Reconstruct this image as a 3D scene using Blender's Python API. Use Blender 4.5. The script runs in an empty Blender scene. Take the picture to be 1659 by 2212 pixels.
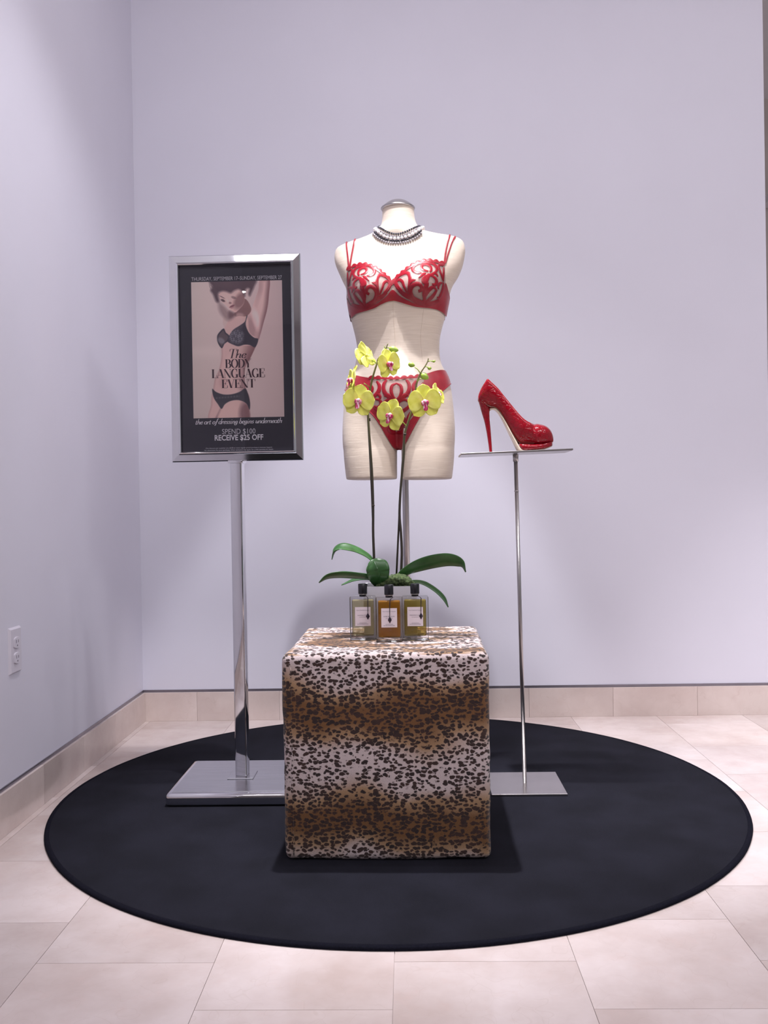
import bpy, bmesh, math, random
import numpy as np
from mathutils import Vector, Matrix, noise
from mathutils.bvhtree import BVHTree

random.seed(7)
SC = bpy.context.scene
COL = SC.collection
PI = math.pi

# ------------------------------------------------------------------ camera
F_PX, PITCH, ROLL, YAW, CAM_H = 2013.0, 0.0054, -0.0168, 0.0257, 0.7861
_fwd = Vector((-math.sin(YAW) * math.cos(PITCH), math.cos(YAW) * math.cos(PITCH), -math.sin(PITCH)))
_r0 = Vector((math.cos(YAW), math.sin(YAW), 0.0))
_u0 = _r0.cross(_fwd)
_r = _r0 * math.cos(ROLL) + _u0 * math.sin(ROLL)
_u = _u0 * math.cos(ROLL) - _r0 * math.sin(ROLL)
cam_data = bpy.data.cameras.new('camera')
cam_data.sensor_fit = 'VERTICAL'
cam_data.sensor_height = 24.0
cam_data.lens = F_PX / 2212.0 * 24.0
cam_data.clip_start = 0.05
cam = bpy.data.objects.new('camera', cam_data)
COL.objects.link(cam)
cam.matrix_world = Matrix(((_r.x, _u.x, -_fwd.x, 0), (_r.y, _u.y, -_fwd.y, 0), (_r.z, _u.z, -_fwd.z, CAM_H), (0, 0, 0, 1)))
SC.camera = cam

# ------------------------------------------------------------------ world + exposure
SC.view_settings.view_transform = 'Standard'
SC.view_settings.look = 'None'
SC.view_settings.gamma = 1.0
SC.view_settings.use_curve_mapping = False
SC.view_settings.exposure = -0.15
world = bpy.data.worlds.new('world')
SC.world = world
world.use_nodes = True
world.node_tree.nodes['Background'].inputs[0].default_value = (0.80, 0.78, 0.86, 1)
world.node_tree.nodes['Background'].inputs[1].default_value = 0.40

CEIL = 3.0
# ceiling spots, the last four added as fill: position, aim, watts, cone, blend, bulb radius
SPOTS = [((0.06, 2.12), (-0.06, 2.74, 1.36), 150, 36, 0.4, 0.025),
         ((-0.16, 2.42), (-0.07, 2.30, 0.4), 430, 38, 0.9, 0.03),
         ((1.45, 2.45), (1.50, 2.58, 0.0), 430, 50, 0.9, 0.04),
         ((-0.19, 2.21), (-0.20, 2.40, 0.0), 56, 98, 0.6, 0.03),
         ((-0.80, -0.20), (-0.55, 3.40, 1.0), 54, 110, 1.0, 0.40),  # from here on: unseen soft spots added as frontal fill
         ((0.10, -0.45), (0.05, 3.40, 0.9), 58, 108, 1.0, 0.40),
         ((0.95, -0.20), (0.60, 3.40, 1.0), 84, 110, 1.0, 0.40),
         ((1.90, 0.20), (1.00, 3.40, 1.0), 156, 114, 1.0, 0.40)]


def at(px, py, Y):
    """point of the plane y = Y seen at a pixel of the photograph"""
    d = _fwd + _r * ((px - 829.5) / F_PX) - _u * ((py - 1106.0) / F_PX)
    t = Y / d.y
    return Vector((d.x * t, Y, CAM_H + d.z * t))


# ------------------------------------------------------------------ colour and materials
def lin(c):
    return tuple((v / 255 / 12.92) if v / 255 <= 0.04045 else ((v / 255 + 0.055) / 1.055) ** 2.4 for v in c)


def rgba(c):
    return (*lin(c), 1.0)


MATS = {}


class NT:
    def __init__(self, name):
        self.m = bpy.data.materials.new(name)
        self.m.use_nodes = True
        self.t = self.m.node_tree
        self.b = self.t.nodes['Principled BSDF']
        self.out = self.t.nodes['Material Output']
        MATS[name] = self.m

    def n(self, typ, **kw):
        nd = self.t.nodes.new(typ)
        for k, v in kw.items():
            setattr(nd, k, v)
        return nd

    def l(self, a, b):
        self.t.links.new(a, b)

    def set(self, **kw):
        for k, v in kw.items():
            self.b.inputs[k.replace('_', ' ')].default_value = v

    def coord(self, scale=(1, 1, 1), kind='Object'):
        tc = self.n('ShaderNodeTexCoord')
        mp = self.n('ShaderNodeMapping')
        mp.inputs['Scale'].default_value = scale
        self.l(tc.outputs[kind], mp.inputs['Vector'])
        return mp.outputs['Vector']

    def noise(self, vec, scale, detail=3, rough=0.5):
        nd = self.n('ShaderNodeTexNoise')
        nd.inputs['Scale'].default_value = scale
        nd.inputs['Detail'].default_value = detail
        nd.inputs['Roughness'].default_value = rough
        if vec is not None:
            self.l(vec, nd.inputs['Vector'])
        return nd.outputs['Fac']

    def ramp(self, fac, stops):
        nd = self.n('ShaderNodeValToRGB')
        el = nd.color_ramp.elements
        while len(el) < len(stops):
            el.new(0.5)
        for e, (p, c) in zip(el, stops):
            e.position = p
            e.color = c if len(c) == 4 else (*c, 1)
        self.l(fac, nd.inputs['Fac'])
        return nd.outputs['Color']

    def math(self, op, a, b=None, c=None):
        nd = self.n('ShaderNodeMath', operation=op)
        for i, v in enumerate((a, b, c)):
            if v is None:
                continue
            if isinstance(v, (int, float)):
                nd.inputs[i].default_value = v
            else:
                self.l(v, nd.inputs[i])
        return nd.outputs[0]

    def mix(self, fac, a, b, blend='MIX'):
        nd = self.n('ShaderNodeMix', data_type='RGBA', blend_type=blend)
        for i, v in ((0, fac), (6, a), (7, b)):
            if isinstance(v, (int, float, tuple)):
                nd.inputs[i].default_value = v
            else:
                self.l(v, nd.inputs[i])
        return nd.outputs[2]

    def color(self, c):
        self.l(c, self.b.inputs['Base Color'])

    def bump(self, h, strength=0.3, dist=0.002):
        nd = self.n('ShaderNodeBump')
        nd.inputs['Strength'].default_value = strength
        nd.inputs['Distance'].default_value = dist
        self.l(h, nd.inputs['Height'])
        self.l(nd.outputs['Normal'], self.b.inputs['Normal'])


def simple(name, c, rough=0.5, metal=0.0, var=0.06, nscale=30, **kw):
    g = NT(name)
    v = g.noise(g.coord(), nscale)
    lo = tuple(x * (1 - var) for x in lin(c))
    hi = tuple(min(1, x * (1 + var)) for x in lin(c))
    g.color(g.ramp(v, [(0.3, lo), (0.7, hi)]))
    g.set(Roughness=rough, Metallic=metal, **kw)
    return g


def glassy(name, tint, clear=0.9, rough=0.0, body=None, bodymix=0.0):
    """clear sheet: tinted see-through with a Fresnel mirror coat, optionally some body colour"""
    g = NT(name)
    g.t.nodes.remove(g.b)
    tr = g.n('ShaderNodeBsdfTransparent')
    tr.inputs[0].default_value = (*tint, 1)
    gl = g.n('ShaderNodeBsdfGlossy')
    gl.inputs['Roughness'].default_value = rough
    fr = g.n('ShaderNodeFresnel')
    fr.inputs['IOR'].default_value = 1.42
    base = tr.outputs[0]
    if body is not None:
        df = g.n('ShaderNodeBsdfDiffuse')
        df.inputs[0].default_value = (*body, 1)
        mx = g.n('ShaderNodeMixShader')
        mx.inputs[0].default_value = bodymix
        g.l(base, mx.inputs[1])
        g.l(df.outputs[0], mx.inputs[2])
        base = mx.outputs[0]
    m2 = g.n('ShaderNodeMixShader')
    g.l(fr.outputs[0], m2.inputs[0])
    g.l(base, m2.inputs[1])
    g.l(gl.outputs[0], m2.inputs[2])
    g.l(m2.outputs[0], g.out.inputs['Surface'])
    return g


def build_materials():
    # painted walls
    g = simple('wall_paint', (219, 217, 230), 0.62, var=0.015, nscale=3)
    g.bump(g.noise(g.coord(), 260, 2), 0.05, 0.001)
    simple('far_paint', (190, 180, 176), 0.7, var=0.05, nscale=4)
    simple('shop_paint', (182, 175, 176), 0.7, var=0.1, nscale=2)
    simple('ceiling_paint', (238, 236, 238), 0.8, var=0.01)
    # cream marble: one base per stone through the object's random value
    for nm, gloss, base, dark in (('marble_floor', 0.12, (214, 201, 199), (194, 177, 172)), ('marble_base', 0.14, (218, 203, 198), (202, 185, 180))):
        g = NT(nm)
        oi = g.n('ShaderNodeObjectInfo')
        vec = g.n('ShaderNodeVectorMath', operation='MULTIPLY_ADD')
        tc = g.n('ShaderNodeTexCoord')
        g.l(tc.outputs['Object'], vec.inputs[0])
        vec.inputs[1].default_value = (1, 1, 1)
        cb = g.n('ShaderNodeCombineXYZ')
        k = g.math('MULTIPLY', oi.outputs['Random'], 37.0)
        for i in range(3):
            g.l(k, cb.inputs[i])
        g.l(cb.outputs[0], vec.inputs[2])
        big = g.noise(vec.outputs[0], 4.0, 5, 0.6)
        fine = g.noise(vec.outputs[0], 22.0, 4, 0.6)
        c1 = g.ramp(big, [(0.35, lin(dark)), (0.62, lin(base))])
        c2 = g.mix(g.ramp(fine, [(0.55, (0, 0, 0)), (0.75, (0.35, 0.35, 0.35))]), c1, (*lin((206, 184, 178)), 1))
        # thin veins
        dist = g.n('ShaderNodeTexVoronoi', feature='DISTANCE_TO_EDGE')
        dist.inputs['Scale'].default_value = 5.0
        wv = g.n('ShaderNodeVectorMath', operation='ADD')
        nz = g.n('ShaderNodeTexNoise')
        nz.inputs['Scale'].default_value = 6
        g.l(vec.outputs[0], nz.inputs['Vector'])
        g.l(vec.outputs[0], wv.inputs[0])
        g.l(nz.outputs['Color'], wv.inputs[1])
        g.l(wv.outputs[0], dist.inputs['Vector'])
        vein = g.ramp(dist.outputs['Distance'], [(0.0, (0.14, 0.14, 0.14)), (0.012, (0, 0, 0))])
        c3 = g.mix(vein, c2, (*lin((172, 150, 138)), 1))
        hs = g.n('ShaderNodeHueSaturation')
        val = g.math('MULTIPLY_ADD', oi.outputs['Random'], 0.17, 0.89)
        g.l(val, hs.inputs['Value'])
        g.l(c3, hs.inputs['Color'])
        g.color(hs.outputs['Color'])
        g.set(Roughness=gloss)
    simple('grout', (212, 198, 196), 0.8, var=0.05)
    simple('strip_metal', (150, 146, 156), 0.35, 0.9)
    g = simple('chrome', (222, 222, 226), 0.05, 1.0, var=0.01)
    g = NT('brushed')
    s = g.noise(g.coord((4, 220, 4)), 3, 3)
    g.color(g.ramp(s, [(0.3, lin((176, 176, 182))), (0.7, lin((200, 200, 206)))]))
    g.set(Metallic=1.0, Roughness=0.24)
    simple('satin_steel', (186, 182, 182), 0.28, 1.0, var=0.02)
    # rug
    g = NT('rug_pile')
    a = g.noise(g.coord(), 900, 2)
    b = g.noise(g.coord(), 7, 4)
    c = g.ramp(b, [(0.35, lin((27, 27, 33))), (0.65, lin((33, 33, 41)))])
    g.color(g.mix(g.ramp(a, [(0.4, (0, 0, 0)), (0.75, (0.35, 0.35, 0.35))]), c, rgba((36, 36, 46))))
    g.bump(a, 0.5, 0.003)
    g.set(Roughness=0.95, Specular_IOR_Level=0.05)
    simple('rug_edge', (19, 19, 28), 0.95, nscale=300, var=0.3, Specular_IOR_Level=0.05)
    # leopard plush
    g = NT('leopard')
    tc = g.n('ShaderNodeTexCoord')
    ob = tc.outputs['Object']
    sep = g.n('ShaderNodeSeparateXYZ')
    g.l(ob, sep.inputs[0])
    warp = g.n('ShaderNodeTexNoise')
    warp.inputs['Scale'].default_value = 5
    g.l(ob, warp.inputs['Vector'])
    zz = g.math('ADD', sep.outputs['Z'], g.math('MULTIPLY', g.math('SUBTRACT', warp.outputs['Fac'], 0.5), 0.17))
    ph = g.math('MULTIPLY', g.math('SUBTRACT', zz, 0.09), 2 * PI / 0.238)
    band = g.math('MULTIPLY_ADD', g.math('COSINE', ph), 0.5, 0.5)
    topn = g.noise(g.coord((1.2, 3.0, 1)), 4.2, 2)
    tops = g.ramp(topn, [(0.46, (0, 0, 0)), (0.60, (0.85, 0.85, 0.85))])
    geo = g.n('ShaderNodeNewGeometry')
    sn = g.n('ShaderNodeSeparateXYZ')
    g.l(geo.outputs['Normal'], sn.inputs[0])
    up = g.math('GREATER_THAN', sn.outputs['Z'], 0.75)
    bandm = g.mix(up, band, tops)
    base = g.ramp(bandm, [(0.10, lin((208, 191, 191))), (0.48, lin((168, 134, 102))), (0.90, lin((116, 78, 44)))])
    # spots: two layers of warped cells
    wn = g.n('ShaderNodeTexNoise')
    wn.inputs['Scale'].default_value = 60
    g.l(ob, wn.inputs['Vector'])
    add = g.n('ShaderNodeVectorMath', operation='MULTIPLY_ADD')
    g.l(wn.outputs['Color'], add.inputs[0])
    add.inputs[1].default_value = (0.017, 0.017, 0.011)
    g.l(ob, add.inputs[2])
    mp = g.n('ShaderNodeMapping')
    mp.inputs['Scale'].default_value = (84, 84, 128)
    g.l(add.outputs[0], mp.inputs['Vector'])
    vo = g.n('ShaderNodeTexVoronoi')
    vo.inputs['Scale'].default_value = 1.0
    vo.inputs['Randomness'].default_value = 0.8
    g.l(mp.outputs[0], vo.inputs['Vector'])
    sc = g.n('ShaderNodeSeparateColor')
    g.l(vo.outputs['Color'], sc.inputs[0])
    thr = g.math('MULTIPLY_ADD', sc.outputs[0], 0.20, 0.385)
    thr = g.math('ADD', thr, g.math('MULTIPLY', band, 0.05))
    spot = g.math('SUBTRACT', thr, vo.outputs['Distance'])
    spotm = g.ramp(g.math('MULTIPLY_ADD', spot, 5.5, 0.5), [(0.25, (0, 0, 0)), (0.95, (1, 1, 1))])
    dark = g.mix(sc.outputs[1], rgba((34, 25, 27)), rgba((62, 40, 34)))
    c = g.mix(spotm, base, dark)
    fz = g.noise(g.coord((1, 1, 1)), 700, 2)
    c = g.mix(g.ramp(fz, [(0.35, (0.18, 0.18, 0.18)), (0.65, (0, 0, 0))]), c, rgba((90, 76, 72)))
    g.color(c)
    g.bump(fz, 0.6, 0.004)
    g.set(Roughness=0.85, Sheen_Weight=0.25, Specular_IOR_Level=0.2)
    # dress form cloth: cream slub weave
    g = NT('linen')
    v1 = g.noise(g.coord((6, 6, 420)), 1.0, 4, 0.6)
    v2 = g.noise(g.coord((22, 22, 1200)), 1.0, 2)
    thick = g.ramp(v1, [(0.60, (0, 0, 0)), (0.72, (1, 1, 1))])
    c = g.ramp(v2, [(0.3, lin((205, 188, 172))), (0.7, lin((222, 207, 192)))])
    g.color(g.mix(g.math('MULTIPLY', thick, 0.45), c, rgba((240, 228, 216))))
    g.bump(g.math('ADD', thick, g.math('MULTIPLY', v2, 0.4)), 0.35, 0.0015)
    g.set(Roughness=0.55, Sheen_Weight=0.2)
    simple('seam_thread', (200, 182, 166), 0.8, nscale=300)
    # lingerie
    simple('red_satin', (146, 5, 30), 0.36, var=0.12, nscale=60, Sheen_Weight=0.2)
    g = simple('red_thread', (134, 3, 26), 0.32, var=0.12, nscale=200)
    g.bump(g.noise(g.coord((400, 400, 900)), 1, 2), 0.3, 0.001)
    g = NT('sheer_net')
    g.set(Base_Color=rgba((158, 124, 122)), Roughness=0.7, Alpha=0.46)
    simple('dark_pearl', (48, 48, 62), 0.14, var=0.2, Coat_Weight=1.0)
    simple('white_pearl', (226, 220, 222), 0.16, var=0.08, Coat_Weight=1.0)
    simple('grey_pearl', (158, 152, 158), 0.16, var=0.15, Coat_Weight=1.0)
    # orchid
    g = NT('petal')
    v = g.noise(g.coord((60, 60, 60)), 1, 3)
    g.color(g.ramp(v, [(0.3, lin((222, 223, 88))), (0.7, lin((238, 239, 126)))]))
    g.set(Roughness=0.5, Subsurface_Weight=0.15, Subsurface_Radius=(0.01, 0.01, 0.004), Subsurface_Scale=0.2)
    g = NT('orchid_lip')
    v = g.noise(g.coord((260, 260, 60)), 1, 2)
    g.color(g.ramp(v, [(0.38, lin((244, 214, 224))), (0.5, lin((206, 40, 104))), (0.7, lin((160, 24, 90)))]))
    g.set(Roughness=0.45)
    simple('orchid_column', (244, 226, 232), 0.5, nscale=200)
    simple('bud', (150, 176, 70), 0.45, var=0.15, nscale=80)
    g = NT('spike')
    tc = g.n('ShaderNodeTexCoord')
    sz = g.n('ShaderNodeSeparateXYZ')
    g.l(tc.outputs['Object'], sz.inputs[0])
    g.color(g.ramp(g.math('DIVIDE', sz.outputs['Z'], 0.7), [(0.45, lin((46, 40, 32))), (0.66, lin((66, 62, 42))), (0.88, lin((112, 108, 66)))]))
    g.set(Roughness=0.5)
    simple('stake', (52, 44, 36), 0.7, var=0.2, nscale=60)
    g = NT('leaf')
    v = g.noise(g.coord((18, 18, 18)), 1, 3)
    g.color(g.ramp(v, [(0.3, lin((36, 72, 32))), (0.7, lin((58, 104, 52)))]))
    g.set(Roughness=0.32)
    g = NT('moss')
    v = g.noise(g.coord(), 220, 3)
    g.color(g.ramp(v, [(0.3, lin((34, 46, 26))), (0.7, lin((84, 100, 58)))]))
    g.set(Roughness=0.95)
    simple('vase_ceramic', (206, 204, 214), 0.16, var=0.02)
    simple('soil', (30, 24, 22), 0.9, var=0.3, nscale=120)
    # bottles
    glassy('clear_glass', (0.90, 0.90, 0.91), rough=0.02)
    glassy('juice_pale', (0.96, 0.93, 0.78), rough=0.05, body=lin((222, 208, 150)), bodymix=0.22)
    glassy('juice_amber', (0.90, 0.66, 0.26), rough=0.05, body=lin((206, 140, 44)), bodymix=0.38)
    glassy('juice_olive', (0.88, 0.80, 0.42), rough=0.05, body=lin((176, 154, 70)), bodymix=0.30)
    simple('black_cap', (22, 21, 27), 0.22, var=0.1)
    simple('paper_label', (226, 214, 222), 0.6, var=0.02)
    simple('label_ink', (74, 62, 84), 0.7)
    simple('cord', (44, 32, 42), 0.7, var=0.2)
    simple('charm', (58, 50, 64), 0.3, 0.5, var=0.2, nscale=400)
    # shoe
    g = NT('patent_red')
    vo = g.n('ShaderNodeTexVoronoi', feature='DISTANCE_TO_EDGE')
    vo.inputs['Scale'].default_value = 1
    g.l(g.coord((78, 80, 92)), vo.inputs['Vector'])
    e = g.ramp(vo.outputs['Distance'], [(0.0, (0, 0, 0)), (0.10, (1, 1, 1))])
    g.color(g.mix(e, rgba((124, 2, 20)), rgba((140, 2, 24))))
    g.bump(e, 0.24, 0.002)
    g.set(Roughness=0.16, Coat_Weight=0.5, Coat_Roughness=0.05, Specular_IOR_Level=0.3)
    simple('sole_leather', (212, 196, 178), 0.45, var=0.06)
    # sign
    simple('poster_navy', (35, 32, 52), 0.6, var=0.02)
    g = NT('poster_print')
    at_ = g.n('ShaderNodeVertexColor', layer_name='print')
    g.color(at_.outputs['Color'])
    g.set(Roughness=0.6)
    simple('ink_white', (238, 234, 244), 0.6, var=0.01)
    simple('ink_grey', (206, 202, 214), 0.6, var=0.01)
    simple('ink_plum', (66, 32, 48), 0.6, var=0.02)
    glassy('pane_glass', (0.99, 0.99, 0.99), rough=0.01)
    simple('outlet_plastic', (212, 207, 218), 0.35, var=0.02)
    simple('outlet_slot', (96, 90, 102), 0.7)
    simple('white_gloss', (236, 234, 238), 0.3, var=0.01)
    simple('black_metal', (22, 22, 24), 0.4, var=0.1)
    g = NT('lamp_glow')
    g.set(Base_Color=(1, 1, 1, 1), Emission_Color=(1.0, 0.97, 0.98, 1), Emission_Strength=60.0)


build_materials()

# ------------------------------------------------------------------ object helpers
ROOT = {}


def link(o):
    COL.objects.link(o)
    return o


def tag(o, label=None, cat=None, group=None, kind=None):
    for k, v in (('label', label), ('category', cat), ('group', group), ('kind', kind)):
        if v:
            o[k] = v
    return o


def thing(name, loc, label, cat, group=None, rot=(0, 0, 0)):
    o = link(bpy.data.objects.new(name, None))
    o.empty_display_size = 0.05
    o.location = loc
    o.rotation_euler = rot
    from mathutils import Euler
    ROOT[o.name] = (Matrix.Translation(Vector(loc)) @ Euler(rot).to_matrix().to_4x4()).inverted()
    return tag(o, label, cat, group)


def mesh(name, V, Fc, mat, parent=None, smooth=True, world=True, auto=None):
    """one mesh object; V in world coordinates unless world=False (then in the parent's frame)"""
    M = ROOT.get(parent.name, Matrix()) if parent is not None else Matrix()
    V = [Vector(v) for v in V]
    if world and parent is not None:
        V = [M @ v for v in V]
    me = bpy.data.meshes.new(name)
    me.from_pydata([tuple(v) for v in V], [], Fc)
    me.materials.append(MATS[mat])
    if smooth:
        me.shade_smooth()
        if auto:
            me.set_sharp_from_angle(angle=math.radians(auto))
    me.update()
    o = link(bpy.data.objects.new(name, me))
    if parent is not None:
        o.parent = parent
        ROOT[o.name] = M
    return o


def recalc(V, Fc):
    bm = bmesh.new()
    vs = [bm.verts.new(v) for v in V]
    for f in Fc:
        try:
            bm.faces.new([vs[i] for i in f])
        except ValueError:
            pass
    bmesh.ops.recalc_face_normals(bm, faces=bm.faces)
    bm.verts.index_update()
    out = [v.co.copy() for v in bm.verts], [[v.index for v in f.verts] for f in bm.faces]
    bm.free()
    return out


def box(x0, x1, y0, y1, z0, z1, bev=0.0, seg=2):
    bm = bmesh.new()
    vs = [bm.verts.new((x, y, z)) for x in (x0, x1) for y in (y0, y1) for z in (z0, z1)]
    for f in ((0, 1, 3, 2), (4, 6, 7, 5), (0, 4, 5, 1), (2, 3, 7, 6), (0, 2, 6, 4), (1, 5, 7, 3)):
        bm.faces.new([vs[i] for i in f])
    if bev > 0:
        bmesh.ops.bevel(bm, geom=list(bm.edges), offset=bev, segments=seg, profile=0.6, affect='EDGES')
    bmesh.ops.recalc_face_normals(bm, faces=bm.faces)
    bm.verts.index_update()
    out = [v.co.copy() for v in bm.verts], [[v.index for v in f.verts] for f in bm.faces]
    bm.free()
    return out


def join(*parts):
    V, Fc = [], []
    for v, f in parts:
        k = len(V)
        V += list(v)
        Fc += [[i + k for i in q] for q in f]
    return V, Fc


def rotz(VF, a, c=(0, 0)):
    ca, sa = math.cos(a), math.sin(a)
    return [Vector((c[0] + (v[0] - c[0]) * ca - (v[1] - c[1]) * sa, c[1] + (v[0] - c[0]) * sa + (v[1] - c[1]) * ca, v[2])) for v in VF[0]], VF[1]


def loft(rings, cap0=True, cap1=True, closed=True):
    n = len(rings[0])
    V = [p for r in rings for p in r]
    Fc = []
    for i in range(len(rings) - 1):
        for j in range(n if closed else n - 1):
            a, b = i * n + j, i * n + (j + 1) % n
            Fc.append([a, b, b + n, a + n])
    if cap0:
        Fc.append(list(range(n))[::-1])
    if cap1:
        Fc.append([(len(rings) - 1) * n + j for j in range(n)])
    return V, Fc


def catmull(P, n=6, closed=False):
    P = [np.array(p, float) for p in P]
    out = []
    m = len(P)
    rng = range(m if closed else m - 1)
    for i in rng:
        p0 = P[(i - 1) % m] if (closed or i > 0) else 2 * P[0] - P[1]
        p1, p2 = P[i], P[(i + 1) % m]
        p3 = P[(i + 2) % m] if (closed or i + 2 < m) else 2 * P[-1] - P[-2]
        for k in range(n):
            t = k / n
            out.append(0.5 * (2 * p1 + (p2 - p0) * t + (2 * p0 - 5 * p1 + 4 * p2 - p3) * t * t + (3 * p1 - p0 - 3 * p2 + p3) * t ** 3))
    if not closed:
        out.append(P[-1])
    return out


def tube(path, rad, seg=10, caps=True):
    """round tube along a list of points; rad number or list"""
    P = [Vector(p) for p in path]
    n = len(P)
    R = [rad] * n if isinstance(rad, (int, float)) else list(np.interp(np.linspace(0, 1, n), np.linspace(0, 1, len(rad)), rad))
    rings = []
    ref = None
    for i in range(n):
        t = (P[min(i + 1, n - 1)] - P[max(i - 1, 0)]).normalized()
        if ref is None:
            ref = t.orthogonal().normalized()
        ref = (ref - t * ref.dot(t)).normalized()
        b = t.cross(ref)
        rings.append([P[i] + (ref * math.cos(2 * PI * k / seg) + b * math.sin(2 * PI * k / seg)) * R[i] for k in range(seg)])
    return loft(rings, caps, caps)


def lathe(prof, c, seg=48, cap0=False, cap1=False):
    rings = [[Vector((c[0] + r * math.cos(2 * PI * k / seg), c[1] + r * math.sin(2 * PI * k / seg), z)) for k in range(seg)] for r, z in prof]
    return recalc(*loft(rings, cap0, cap1))


def ball(c, r, seg=10, rings=7, sc=(1, 1, 1)):
    V = [Vector((c[0], c[1], c[2] + r * sc[2]))]
    Fc = []
    for i in range(1, rings):
        th = PI * i / rings
        for k in range(seg):
            ph = 2 * PI * k / seg
            V.append(Vector((c[0] + r * sc[0] * math.sin(th) * math.cos(ph), c[1] + r * sc[1] * math.sin(th) * math.sin(ph), c[2] + r * sc[2] * math.cos(th))))
    V.append(Vector((c[0], c[1], c[2] - r * sc[2])))
    for k in range(seg):
        Fc.append([0, 1 + k, 1 + (k + 1) % seg])
        for i in range(rings - 2):
            a = 1 + i * seg
            Fc.append([a + k, a + seg + k, a + seg + (k + 1) % seg, a + (k + 1) % seg])
        a = 1 + (rings - 2) * seg
        Fc.append([a + k, len(V) - 1, a + (k + 1) % seg])
    return V, Fc


# lettering ---------------------------------------------------------
def sans(txt, width=None, size=None, bold=0.0, shear=0.0, squeeze=1.0):
    """flat lettering of the built-in face, centred on x, baseline 0 -> list of 2-D points, faces"""
    cu = bpy.data.curves.new('t', 'FONT')
    cu.body = txt
    cu.size = 1.0
    cu.resolution_u = 3
    cu.offset = bold
    cu.shear = shear
    o = link(bpy.data.objects.new('t', cu))
    dg = bpy.context.evaluated_depsgraph_get()
    me = bpy.data.meshes.new_from_object(o.evaluated_get(dg))
    P = [(v.co.x * squeeze, v.co.y) for v in me.vertices]
    Fc = [list(p.vertices) for p in me.polygons]
    bpy.data.objects.remove(o)
    bpy.data.curves.remove(cu)
    bpy.data.meshes.remove(me)
    x0, x1 = min(p[0] for p in P), max(p[0] for p in P)
    s = width / (x1 - x0) if width else size
    c = (x0 + x1) / 2
    return [((x - c) * s, y * s) for x, y in P], Fc


def arc(cx, cy, rx, ry, a0, a1, n=10):
    return [(cx + rx * math.cos(math.radians(a0 + (a1 - a0) * i / n)), cy + ry * math.sin(math.radians(a0 + (a1 - a0) * i / n))) for i in range(n + 1)]


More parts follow.
